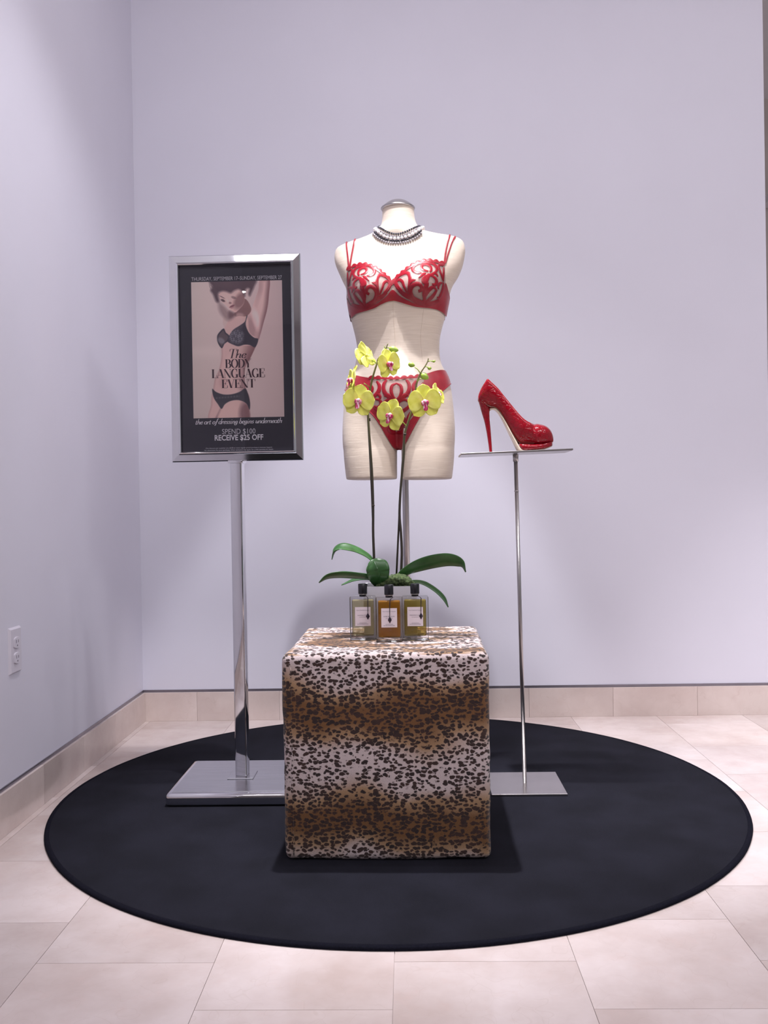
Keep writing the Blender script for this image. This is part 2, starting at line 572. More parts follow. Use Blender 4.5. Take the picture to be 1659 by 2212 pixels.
HN = 0.028
SERIF = {  # high-contrast roman: advance, strokes (mode, points); s stem, h hairline, c swelling curve, d drop
    'T': (.66, [('s', [(.33, 0), (.33, 1)]), ('h', [(.02, .985), (.64, .985)]), ('w', [(.03, .98), (.03, .74)]), ('w', [(.63, .98), (.63, .74)]), ('h', [(.2, .012), (.46, .012)])]),
    'B': (.62, [('s', [(.14, 0), (.14, 1)]), ('h', [(0, .985), (.3, .985)]), ('h', [(0, .015), (.32, .015)]), ('h', [(.14, .52), (.3, .52)]), ('c', arc(.28, .755, .2, .235, 90, -90)), ('c', arc(.30, .265, .24, .255, 90, -90))]),
    'O': (.72, [('c', arc(.36, .5, .29, .5, 0, 360, 28))]),
    'D': (.70, [('s', [(.14, 0), (.14, 1)]), ('h', [(0, .985), (.3, .985)]), ('h', [(0, .015), (.3, .015)]), ('c', arc(.29, .5, .32, .485, 90, -90, 16))]),
    'Y': (.64, [('s', [(.08, 1), (.34, .44)]), ('s', [(.34, .48), (.34, 0)]), ('h', [(.34, .45), (.58, 1)]), ('h', [(-.02, .985), (.2, .985)]), ('h', [(.48, .985), (.68, .985)]), ('h', [(.22, .012), (.46, .012)])]),
    'L': (.56, [('s', [(.14, 0), (.14, 1)]), ('h', [(0, .985), (.28, .985)]), ('h', [(0, .015), (.52, .015)]), ('w', [(.53, .02), (.53, .3)])]),
    'A': (.66, [('h', [(.04, 0), (.31, 1)]), ('s', [(.31, 1), (.56, 0)]), ('h', [(.14, .33), (.46, .33)]), ('h', [(-.03, .012), (.14, .012)]), ('h', [(.44, .012), (.68, .012)])]),
    'N': (.72, [('h', [(.1, 0), (.1, 1)]), ('s', [(.08, 1), (.6, 0)]), ('h', [(.62, 0), (.62, 1)]), ('h', [(0, .985), (.14, .985)]), ('h', [(.52, .985), (.72, .985)]), ('h', [(0, .012), (.2, .012)])]),
    'G': (.70, [('c', arc(.36, .5, .29, .5, 50, 320, 22)), ('s', [(.56, .02), (.56, .38)]), ('h', [(.44, .38), (.7, .38)]), ('w', [(.55, .95), (.55, .68)])]),
    'U': (.70, [('s', [(.14, 1), (.14, .3)]), ('c', arc(.36, .28, .22, .28, 180, 360, 14)), ('h', [(.58, .28), (.58, 1)]), ('h', [(0, .985), (.28, .985)]), ('h', [(.48, .985), (.68, .985)])]),
    'E': (.60, [('s', [(.14, 0), (.14, 1)]), ('h', [(0, .985), (.52, .985)]), ('h', [(0, .015), (.54, .015)]), ('h', [(.14, .52), (.38, .52)]), ('w', [(.52, .98), (.52, .72)]), ('w', [(.55, .02), (.55, .3)]), ('w', [(.39, .64), (.39, .4)])]),
    'V': (.64, [('s', [(.08, 1), (.33, 0)]), ('h', [(.33, 0), (.58, 1)]), ('h', [(-.02, .985), (.2, .985)]), ('h', [(.46, .985), (.68, .985)])]),
    'a': (.50, [('c', arc(.22, .24, .19, .24, 30, 330, 16)), ('m', [(.42, .47), (.42, .08), (.5, .03)])]),
    'b': (.48, [('m', [(.08, .95), (.08, .2)]), ('c', arc(.23, .24, .18, .24, 180, -180, 18))]),
    'd': (.52, [('c', arc(.22, .24, .19, .24, 0, 360, 18)), ('m', [(.42, .95), (.42, .06), (.5, .03)])]),
    'e': (.44, [('c', [(.06, .24), (.2, .26), (.36, .34), (.3, .47), (.18, .46), (.06, .32), (.06, .16), (.14, .02), (.28, .02), (.4, .14)])]),
    'f': (.34, [('c', [(.42, .88), (.34, .95), (.26, .85), (.2, .4), (.14, -.1), (.06, -.24), (-.04, -.2)]), ('h', [(.06, .46), (.38, .46)])]),
    'g': (.48, [('c', arc(.2, .28, .15, .19, 0, 360, 16)), ('c', [(.34, .42), (.36, .1), (.34, -.12), (.2, -.25), (.04, -.2), (.04, -.08), (.2, .02)]), ('h', [(.3, .42), (.46, .48)])]),
    'h': (.52, [('m', [(.08, .95), (.08, 0)]), ('c', [(.08, .26), (.2, .44), (.34, .46), (.4, .36), (.38, .1), (.42, .02), (.5, .06)])]),
    'i': (.26, [('m', [(.1, .46), (.1, .06), (.2, .03)]), ('m', [(.12, .66), (.12, .73)])]),
    'n': (.52, [('m', [(.08, .46), (.08, 0)]), ('c', [(.08, .26), (.2, .44), (.34, .46), (.4, .36), (.38, .1), (.42, .02), (.5, .06)])]),
    'o': (.48, [('c', arc(.23, .24, .19, .24, 0, 360, 18))]),
    'r': (.36, [('m', [(.08, .46), (.08, 0)]), ('c', [(.08, .26), (.2, .44), (.32, .46), (.34, .38)])]),
    's': (.38, [('c', [(.32, .38), (.22, .47), (.1, .42), (.1, .32), (.26, .2), (.28, .08), (.16, .01), (.04, .1)])]),
    't': (.32, [('m', [(.12, .68), (.1, .08), (.2, .02), (.28, .08)]), ('h', [(.0, .46), (.3, .46)])]),
    'u': (.52, [('c', [(.02, .42), (.1, .46), (.1, .12), (.2, .02), (.32, .1), (.4, .3)]), ('m', [(.42, .46), (.42, .06), (.5, .03)])]),
}


def serif(txt, width, height=None, shear=0.0, stem=0.15, hair=HN, track=0.0):
    P, Fc = [], []
    x = 0.0
    for ch in txt:
        if ch == ' ':
            x += 0.26
            continue
        adv, strokes = SERIF[ch]
        for mode, pts in strokes:
            if mode in 'cm' and len(pts) < 12 and len(pts) > 2:
                pts = [tuple(q) for q in catmull(pts, 4)]
            k = len(P)
            m = len(pts)
            for i, (a, b) in enumerate(pts):
                q0, q1 = pts[max(i - 1, 0)], pts[min(i + 1, m - 1)]
                if m > 12 and abs(pts[0][0] - pts[-1][0]) + abs(pts[0][1] - pts[-1][1]) < 1e-6 and i in (0, m - 1):
                    q0, q1 = pts[m - 2], pts[1]
                dx, dy = q1[0] - q0[0], q1[1] - q0[1]
                L = math.hypot(dx, dy) or 1
                dx, dy = dx / L, dy / L
                if mode in 's':
                    w = stem
                elif mode == 'm':
                    w = stem * 0.8
                elif mode == 'h':
                    w = hair
                elif mode == 'w':
                    w = (0.008 + 0.06 * (1 - i / (m - 1))) if False else 0.05
                else:
                    w = hair + (stem - hair) * abs(dy) ** 1.6
                nx, ny = -dy, dx
                if mode in 's' and abs(dy) > 0.6:
                    nx, ny = (1.0, 0.0)
                for sgn in (1, -1):
                    X, Yv = a + nx * w / 2 * sgn, b + ny * w / 2 * sgn
                    P.append((x + X + shear * Yv, Yv, len(Fc) * 2e-6))
            for i in range(m - 1):
                Fc.append([k + 2 * i, k + 2 * i + 1, k + 2 * i + 3, k + 2 * i + 2])
        x += adv + track
    x0, x1 = min(p[0] for p in P), max(p[0] for p in P)
    s = width / (x1 - x0)
    sy = height if height else s
    return [((p[0] - (x0 + x1) / 2) * s, p[1] * sy, p[2]) for p in P], Fc


def flat_text(name, PF, cx, y, cz, mat, parent, slope=0.0):
    """lettering lying in a plane y = const, facing the viewer"""
    P, Fc = PF
    return mesh(name, [(cx + q[0], y - (q[2] if len(q) > 2 else 0), cz + q[1] + slope * q[0]) for q in P], Fc, mat, parent, smooth=False)

# ------------------------------------------------------------------ the setting
YW, XL, XR = 3.4616, -1.0025, 1.330
BH, SH = 0.1065, 0.0095          # stone skirting height, metal strip height
TS, TX0 = 0.3127, -0.0365        # floor stones


def struct(name, VF, mat, smooth=False):
    o = mesh(name, *VF, mat, None, smooth=smooth)
    o['kind'] = 'structure'
    return o


struct('ceiling', box(-3.0, 4.5, -6.0, 6.0, CEIL, CEIL + 0.1), 'ceiling_paint')
struct('wall_back', box(XL - 0.12, XR, YW, YW + 0.12, BH + SH, CEIL), 'wall_paint')
struct('wall_left', box(XL - 0.12, XL, -0.6, YW, BH + SH, CEIL), 'wall_paint')
wall_far = struct('wall_far', box(-1.0, 4.5, 5.2, 5.3, 0.0, CEIL), 'far_paint')
struct('wall_front', box(-3.0, 4.5, -6.1, -6.0, 0.0, CEIL), 'shop_paint')
struct('reflected_dark_block', box(-3.0, 4.5, -6.0, -5.6, 0.0, 1.02), 'black_metal')  # unseen low dark block, added for dark reflections in the chrome post
floor = struct('floor', box(-3.0, 4.5, -6.0, 5.3, -0.08, -0.003), 'grout')

# marble floor stones in running bond, each its own slab
tile_me = None
TH = 0.02
rows = {0: 1.61, 1: 1.77}
for col in range(-4, 8):
    for row in range(-2, 8):
        x0 = TX0 + col * TS
        y0 = rows[(col) % 2] + row * TS - 0.005
        x1, y1 = x0 + TS, y0 + TS
        if x1 < XL + 0.01 or y0 > YW - 0.002 and x1 < XR:
            continue
        full = x0 >= XL and (y1 <= YW or x0 > XR)
        if full:
            if tile_me is None:
                g = 0.0005
                o = mesh('floor_stone', *box(g, TS - g, g, TS - g, -TH, 0.0), 'marble_floor', floor, smooth=False)
                tile_me = o.data
            else:
                o = link(bpy.data.objects.new('floor_stone', tile_me))
                o.parent = floor
            o.location = (x0, y0, 0)
        else:
            xa = max(x0, XL)
            yb = min(y1, YW) if x0 < XR else y1
            if xa > x1 - 0.004 or yb < y0 + 0.004:
                continue
            mesh('floor_stone', *box(xa + 0.0005, x1 - 0.0005, y0 + 0.0005, yb - 0.0005, -TH, 0), 'marble_floor', floor, smooth=False)

# stone skirting with a metal strip on top
bb = struct('baseboard_back', box(XL, XR, YW + 0.001, YW + 0.12, 0.0, BH), 'grout')
xs = [XL] + [XL + 0.2045 + 0.3085 * k for k in range(7)] + [XR]
for a, b in zip(xs[:-1], xs[1:]):
    mesh('skirting_stone', *box(a + 0.0003, b - 0.0003, YW - 0.010, YW + 0.03, 0.0, BH, 0.0005, 1), 'marble_base', bb, smooth=False)
bl = struct('baseboard_left', box(XL - 0.12, XL - 0.001, -0.6, YW, 0.0, BH), 'grout')
y = YW - 0.011
ys = [y, 3.10] + [3.10 - 0.3085 * k for k in range(1, 12)]
for a, b in zip(ys[1:], ys[:-1]):
    mesh('skirting_stone', *box(XL - 0.03, XL + 0.010, a + 0.0003, b - 0.0003, 0.0, BH, 0.0005, 1), 'marble_base', bl, smooth=False)
struct('trim_1', box(XL, XR, YW - 0.003, YW + 0.05, BH, BH + SH), 'strip_metal')
struct('trim_2', box(XL - 0.05, XL + 0.003, -0.6, YW - 0.003, BH, BH + SH), 'strip_metal')

# beyond the end of the wall: a pale fascia and a white display block against the far wall
pm = at(1656, 432, 5.1)
mesh('fascia', *box(pm.x, pm.x + 0.9, 5.05, 5.2, pm.z - 0.012, pm.z + 0.03), 'white_gloss', wall_far, smooth=False)
pm = at(1656, 785, 5.1)
mesh('panel', *box(pm.x, pm.x + 0.9, 5.08, 5.2, pm.z - 0.25, pm.z), 'white_gloss', wall_far, smooth=False)

# ------------------------------------------------------------------ ceiling spots
def downlight(x, y, aim=None, watts=0, cone=60, blend=0.5, rad=0.04, glow=True):
    t = thing('inferred_or_fill_downlight', (x, y, CEIL), 'round recessed ceiling downlight out of view', 'ceiling light', 'recessed ceiling downlights')
    prof = [(0.052, CEIL + 0.0), (0.056, CEIL - 0.006), (0.072, CEIL - 0.006), (0.076, CEIL - 0.001)]
    mesh('trim_ring', *lathe(prof, (x, y), 32), 'white_gloss', t)
    mesh('lamp_disc', *lathe([(0.0005, CEIL - 0.004), (0.051, CEIL - 0.004), (0.051, CEIL - 0.001)], (x, y), 32), 'lamp_glow', t)
    if aim is not None:
        li = bpy.data.lights.new('spot', 'SPOT')
        li.energy = watts
        li.spot_size = math.radians(cone)
        li.spot_blend = blend
        li.shadow_soft_size = rad
        li.color = (1.0, 0.985, 1.02)
        lo = link(bpy.data.objects.new('downlight_bulb', li))
        lo.parent = t
        lo.location = (0, 0, -0.06)
        d = Vector(aim) - Vector((x, y, CEIL - 0.06))
        lo.rotation_euler = d.to_track_quat('-Z', 'Y').to_euler()
    return t


for (sx, sy), aim, w, cone, bl_, rad in SPOTS:
    downlight(sx, sy, aim, w, cone, bl_, rad)
for sx, sy in ((-1.66, -4.28), (1.0, -3.2), (-0.2, -2.0), (2.4, -1.4), (2.8, 1.6)):  # first placed from the poster glare; light of all added for chrome reflections
    downlight(sx, sy, (sx, sy, 0.0), 60, 140, 0.8, 0.05)

# ------------------------------------------------------------------ wall outlet
def build_outlet():
    c = Vector((XL, 0, 0))
    # plate centre from its pixel on the wall plane x = XL
    def onwall(px, py):
        d = _fwd + _r * ((px - 829.5) / F_PX) - _u * ((py - 1106.0) / F_PX)
        k = XL / d.x
        return Vector((XL, d.y * k, CAM_H + d.z * k))
    a, b = onwall(16, 1411), onwall(44, 1398)
    yc, zc = (a.y + b.y) / 2, (a.z + b.z) / 2
    hh, hw = 0.0585, 0.035
    t = thing('wall_outlet', (XL, yc, zc), 'white duplex power outlet on the left wall above the stone skirting', 'outlet')
    V, Fc = box(XL, XL + 0.006, yc - hw, yc + hw, zc - hh, zc + hh)
    V = [Vector((v.x, yc + (v.y - yc) * (0.86 if v.x > XL + 0.003 else 1), zc + (v.z - zc) * (0.92 if v.x > XL + 0.003 else 1))) for v in V]
    mesh('cover_plate', V, Fc, 'outlet_plastic', t, smooth=False)
    for s in (1, -1):
        zc2 = zc + s * 0.0195
        ring = [(yc + 0.0165 * max(-1, min(1, 1.35 * math.cos(k * PI / 12))) , zc2 + 0.0145 * math.sin(k * PI / 12)) for k in range(24)]
        V, Fc = recalc(*loft([[Vector((XL + d, yc + (p[0] - yc) * q, zc2 + (p[1] - zc2) * q)) for p in ring] for d, q in ((0.004, 1), (0.0085, 1), (0.0092, 0.94))]))
        r = mesh('receptacle', V, Fc, 'outlet_plastic', t, smooth=False)
        for dy, dz, w, h in ((-0.006, 0.003, 0.0011, 0.0042), (0.006, 0.003, 0.0011, 0.0035), (0.0, -0.0075, 0.0018, 0.002)):
            mesh('slot', *box(XL + 0.0088, XL + 0.0095, yc + dy - w, yc + dy + w, zc2 + dz - h, zc2 + dz + h), 'outlet_slot', r, smooth=False)
    mesh('screw', *box(XL + 0.005, XL + 0.0075, yc - 0.003, yc + 0.003, zc - 0.003, zc + 0.003, 0.0012), 'outlet_plastic', t)


build_outlet()

# ------------------------------------------------------------------ rug
RX, RY, RR, RT = -0.0436, 2.5505, 0.909, 0.008


def build_rug():
    t = thing('round_rug', (RX, RY, 0), 'large round black rug lying under the whole display', 'rug')
    seg = 160
    RP = RT - 0.0002
    prof = [(0.0, RP)] + [(r, RP) for r in (0.2, 0.5, 0.8)] + [(RR - 0.012, RP)]
    rings = []
    for r, z in prof[1:]:
        rings.append([Vector((RX + r * math.cos(2 * PI * k / seg), RY + r * math.sin(2 * PI * k / seg), z)) for k in range(seg)])
    V, Fc = loft(rings, True, False)
    V, Fc = recalc(V, Fc)
    mesh('pile', V, Fc, 'rug_pile', t)
    rings = []
    for dr, z in ((-0.014, RT - 0.003), (-0.012, RT - 0.0001), (-0.004, RT - 0.0001), (-0.0005, RT - 0.002), (0, 0.003), (-0.001, 0.0004)):
        rings.append([Vector((RX + (RR + dr + 0.0012 * noise.noise((7 * math.cos(2 * PI * k / seg), 7 * math.sin(2 * PI * k / seg), 0))) * math.cos(2 * PI * k / seg), RY + (RR + dr) * math.sin(2 * PI * k / seg), z)) for k in range(seg)])
    mesh('bound_edge', *recalc(*loft(rings, False, False)), 'rug_edge', t)


build_rug()

# ------------------------------------------------------------------ leopard cube
OW = 0.457
OX, OY, OROT = -0.0566, 2.0431, -0.0166


def build_ottoman():
    c = (OX - math.sin(OROT) * OW / 2, OY + math.cos(OROT) * OW / 2)
    t = thing('cube_ottoman', (c[0], c[1], RT), 'leopard print plush cube ottoman standing in front on the black rug', 'ottoman', rot=(0, 0, OROT))
    n, h, r = 56, OW / 2, 0.017
    V, idx, Fc = [], {}, []

    def vert(p):
        k = tuple(round(x, 5) for x in p)
        if k not in idx:
            q = Vector(p)
            inner = Vector((max(-h + r, min(h - r, q.x)), max(-h + r, min(h - r, q.y)), max(-h + r, min(h - r, q.z))))
            d = q - inner
            if d.length > 1e-6:
                q = inner + d.normalized() * r
            nr = d.normalized() if d.length > 1e-6 else Vector()
            q += nr * (0.0035 * noise.noise(q * 7) + 0.0012 * noise.noise(q * 45))
            bul = 0.004 * max(0, 1 - (q.x / h) ** 2) * max(0, 1 - (q.z / h) ** 2)
            if q.y < -h * 0.9:
                q.y -= bul
            q.z = min(h - 0.0004, max(q.z, -h + 0.0))
            idx[k] = len(V)
            V.append(Vector((q.x, q.y, q.z + h)))
        return idx[k]
    # even spacing with extra rows near the edges
    g = [-h, -h + r * .25, -h + r * .5, -h + r * .75] + list(np.linspace(-h + r, h - r, n)) + [h - r * .75, h - r * .5, h - r * .25, h]
    for ax in range(3):
        for s in (-h, h):
            for i in range(len(g) - 1):
                for j in range(len(g) - 1):
                    q = []
                    for a, b in ((i, j), (i + 1, j), (i + 1, j + 1), (i, j + 1)):
                        p = [0, 0, 0]
                        p[ax] = s
                        p[(ax + 1) % 3] = g[a]
                        p[(ax + 2) % 3] = g[b]
                        q.append(vert(p))
                    Fc.append(q if s > 0 else q[::-1])
    mesh('plush_cover', V, Fc, 'leopard', t, world=False)
    # stitched seam down the left of the front face and round the top
    path = [(-h + 0.021, -h - 0.0012, 0.01 + k * 0.022) for k in range(20)]
    mesh('seam', *tube(path, 0.0011, 6), 'leopard', t, world=False)


build_ottoman()
TOPZ = RT + OW

# ------------------------------------------------------------------ chrome sign holder
def paint_poster(W, H):
    """the printed photograph of the poster as an H x W x 3 array of sRGB 0-255"""
    yy, xx = np.mgrid[0:H, 0:W]
    u, v = (xx + .5) / W, (yy + .5) / H
    # drawing units: x 322..1218, y 358..1689
    X = 322 + u * 893 + v * 28
    Y = 358 + v * 1331 - 15 * u
    img = np.empty((H, W, 3))
    bgL, bgR = np.array((182, 164, 160.)), np.array((176, 152, 153.))
    img[:] = bgL[None, None] + (bgR - bgL)[None, None] * u[..., None]
    img *= (1.04 - .16 * np.clip(np.abs(u - .45), 0, 1) - .06 * v)[..., None]
    img[..., :] += (6 * np.exp(-((Y - 1040) / 60) ** 2) * (u < .3))[..., None]

    def poly(P, smooth=True, blur=3.5):
        P = np.array(catmull(P, 5, True) if smooth else P)
        inside = np.zeros((H, W), bool)
        d2 = np.full((H, W), 1e9)
        n = len(P)
        for i in range(n):
            x0, y0 = P[i]
            x1, y1 = P[(i + 1) % n]
            c = ((y0 > Y) != (y1 > Y))
            with np.errstate(divide='ignore', invalid='ignore'):
                xi = (x1 - x0) * (Y - y0) / (y1 - y0 if y1 != y0 else 1e-9) + x0
            inside ^= c & (X < xi)
            ex, ey = x1 - x0, y1 - y0
            L = ex * ex + ey * ey + 1e-9
            t = np.clip(((X - x0) * ex + (Y - y0) * ey) / L, 0, 1)
            d2 = np.minimum(d2, (X - x0 - t * ex) ** 2 + (Y - y0 - t * ey) ** 2)
        sd = np.sqrt(d2) * np.where(inside, 1, -1)
        return np.clip(sd / blur * .5 + .5, 0, 1), sd

    def put(a, col):
        nonlocal img
        col = np.array(col, float)
        img = img * (1 - a[..., None]) + col * a[..., None]

    def blob(cx, cy, rx, ry, ang=0, soft=.5):
        ca, sa = math.cos(ang), math.sin(ang)
        a, b = (X - cx) * ca + (Y - cy) * sa, -(X - cx) * sa + (Y - cy) * ca
        return np.clip((1 - np.sqrt((a / rx) ** 2 + (b / ry) ** 2)) / soft, 0, 1)
    skin = (180, 146, 143)
    # far arm / shoulder behind the hair
    a, sd = poly([(610, 590), (680, 620), (760, 690), (700, 740), (660, 800), (635, 760), (640, 690)])
    put(a * .8, (176, 150, 146))
    # raised arm
    arm, sd = poly([(1000, 330), (1092, 330), (1088, 480), (1072, 620), (1035, 760), (1005, 870), (978, 930), (900, 890), (850, 770), (868, 690), (915, 625), (955, 520), (985, 430)])
    put(arm, (186, 153, 151))
    put(arm * np.clip((X - 960 - (Y - 350) * -.09) / 120, 0, 1) * 1.0 * np.clip(1 - sd / 55, 0, 1), (112, 74, 80))
    put(arm * blob(900, 820, 90, 160) * .6, (134, 98, 102))
    put(arm * blob(960, 720, 45, 140, -.2) * .5, (210, 180, 178))
    # torso
    tor, sd = poly([(770, 650), (700, 720), (660, 790), (625, 850), (590, 900), (600, 960), (622, 1010), (622, 1100), (600, 1210), (560, 1300), (545, 1390), (528, 1470), (522, 1560), (515, 1720), (860, 1720), (892, 1620), (906, 1560), (895, 1470), (862, 1390), (850, 1260), (866, 1170), (905, 1105), (955, 1000), (985, 920), (900, 850), (875, 690)])
    put(tor, skin)
    put(tor * np.clip((X - 770 + (Y - 1250) * .02) / 110, 0, 1) * np.clip(1 - sd / 150, 0, 1) * (Y > 980) * .95, (108, 70, 76))
    put(tor * np.clip(1 - sd / 22, 0, 1) * (X < 640) * .45, (138, 102, 102))
    put(tor * blob(700, 1230, 60, 190) * .35, (206, 172, 168))
    put(tor * blob(640, 1340, 60, 60) * .3, (160, 116, 116))
    # thighs
    a, sd = poly([(628, 1590), (612, 1630), (575, 1700), (560, 1700), (600, 1620), (618, 1585)], blur=10)
    put(a * .8, (120, 82, 88))
    a, sd = poly([(640, 1560), (720, 1525), (800, 1515), (870, 1550), (900, 1600), (880, 1720), (600, 1720)], blur=8)
    put(a * .6, (186, 152, 146))
    put(a * blob(870, 1640, 90, 150) * .85, (106, 70, 76))
    # neck
    a, sd = poly([(760, 600), (850, 520), (915, 622), (870, 690), (800, 690), (755, 690)])
    put(a, (122, 86, 88))
    put(blob(800, 690, 60, 40) * .5, (186, 150, 148))
    # face
    a, sd = poly([(590, 470), (650, 430), (740, 410), (815, 430), (845, 500), (840, 570), (800, 620), (760, 655), (725, 645), (685, 605), (640, 560), (600, 515)])
    put(a, (190, 156, 152))
    put(a * blob(805, 540, 70, 120, .5) * .9, (122, 86, 88))
    # hair
    a, sd = poly([(500, 345), (600, 330), (760, 330), (955, 335), (945, 400), (918, 460), (900, 495), (888, 470), (895, 425), (862, 430), (850, 500), (825, 455), (790, 430), (748, 442), (712, 466), (670, 452), (628, 448), (588, 472), (600, 545), (570, 550), (540, 480), (515, 440), (530, 400)], blur=14)
    put(a * .95, (72, 52, 62))
    put(blob(680, 380, 180, 60, .1, 1.0) * .35, (98, 74, 80))
    a, sd = poly([(592, 555), (600, 640), (645, 705), (700, 735), (765, 675), (700, 650), (645, 590)], blur=18)
    put(a * .45, (92, 66, 72))
    a, sd = poly([(700, 640), (760, 672), (735, 700), (705, 712), (690, 690)], blur=14)
    put(a * .7, (88, 60, 66))
    rng = np.random.RandomState(4)
    for k in range(26):
        x0, y0 = 520 + rng.rand() * 90, 345 + rng.rand() * 130
        put(blob(x0 - 15, y0, 34 + 20 * rng.rand(), 7, .5 + rng.rand() * .9, 1) * .45, (84, 62, 70))
    # features
    put(blob(636, 538, 30, 15, .45) * .9, (70, 48, 56))
    put(blob(628, 505, 40, 7, .5) * .7, (84, 60, 66))
    put(blob(742, 510, 34, 16, .3) * .6, (90, 66, 72))
    put(blob(706, 562, 20, 14, .2) * .75, (116, 80, 84))
    put(blob(684, 545, 10, 30, -.4) * .4, (208, 178, 172))
    put(blob(726, 594, 36, 13, -.45) * .95, (112, 62, 72))
    put(blob(730, 610, 26, 9, -.45) * .6, (150, 96, 102))
    # lingerie
    dk = (50, 44, 58)
    for P in ([(645, 812), (610, 840), (582, 882), (586, 945), (625, 1003), (652, 962), (690, 930), (700, 885), (665, 850)],):
        a, sd = poly(P)
        put(a, (82, 66, 74))
        put(a * (sd < 13), dk)
        put(a * blob(620, 930, 50, 34, .6) * .8, (116, 110, 118))
    a, sd = poly([(690, 900), (735, 828), (800, 785), (852, 745), (868, 690), (877, 690), (860, 770), (890, 850), (940, 900), (985, 918), (955, 995), (905, 975), (850, 970), (790, 985), (735, 968), (682, 938)])
    put(a, dk)
    lace = blob(770, 890, 90, 85, 0, .4) * (.5 + .5 * np.sin(X * .16 + 2.2 * np.sin(Y * .11)) * np.sin(Y * .2 + 1.6 * np.sin(X * .09)))
    put(a * np.clip(lace, 0, 1) * .8, (132, 128, 138))
    put(a * blob(800, 800, 50, 25, -.5) * .4, (86, 70, 78))
    a, sd = poly([(535, 1400), (570, 1430), (640, 1455), (720, 1455), (800, 1432), (858, 1398), (885, 1450), (905, 1530), (902, 1605), (870, 1545), (800, 1512), (720, 1518), (660, 1550), (626, 1596), (590, 1550), (555, 1500), (538, 1450)])
    put(a, (46, 42, 54))
    st = np.clip(1 - np.abs(Y - 1492 + (X - 560) * .08) / 14, 0, 1) * (X > 560) * (X < 805)
    put(a * st * .55 * (.6 + .4 * np.sin(X * .22)), (112, 106, 114))
    return img


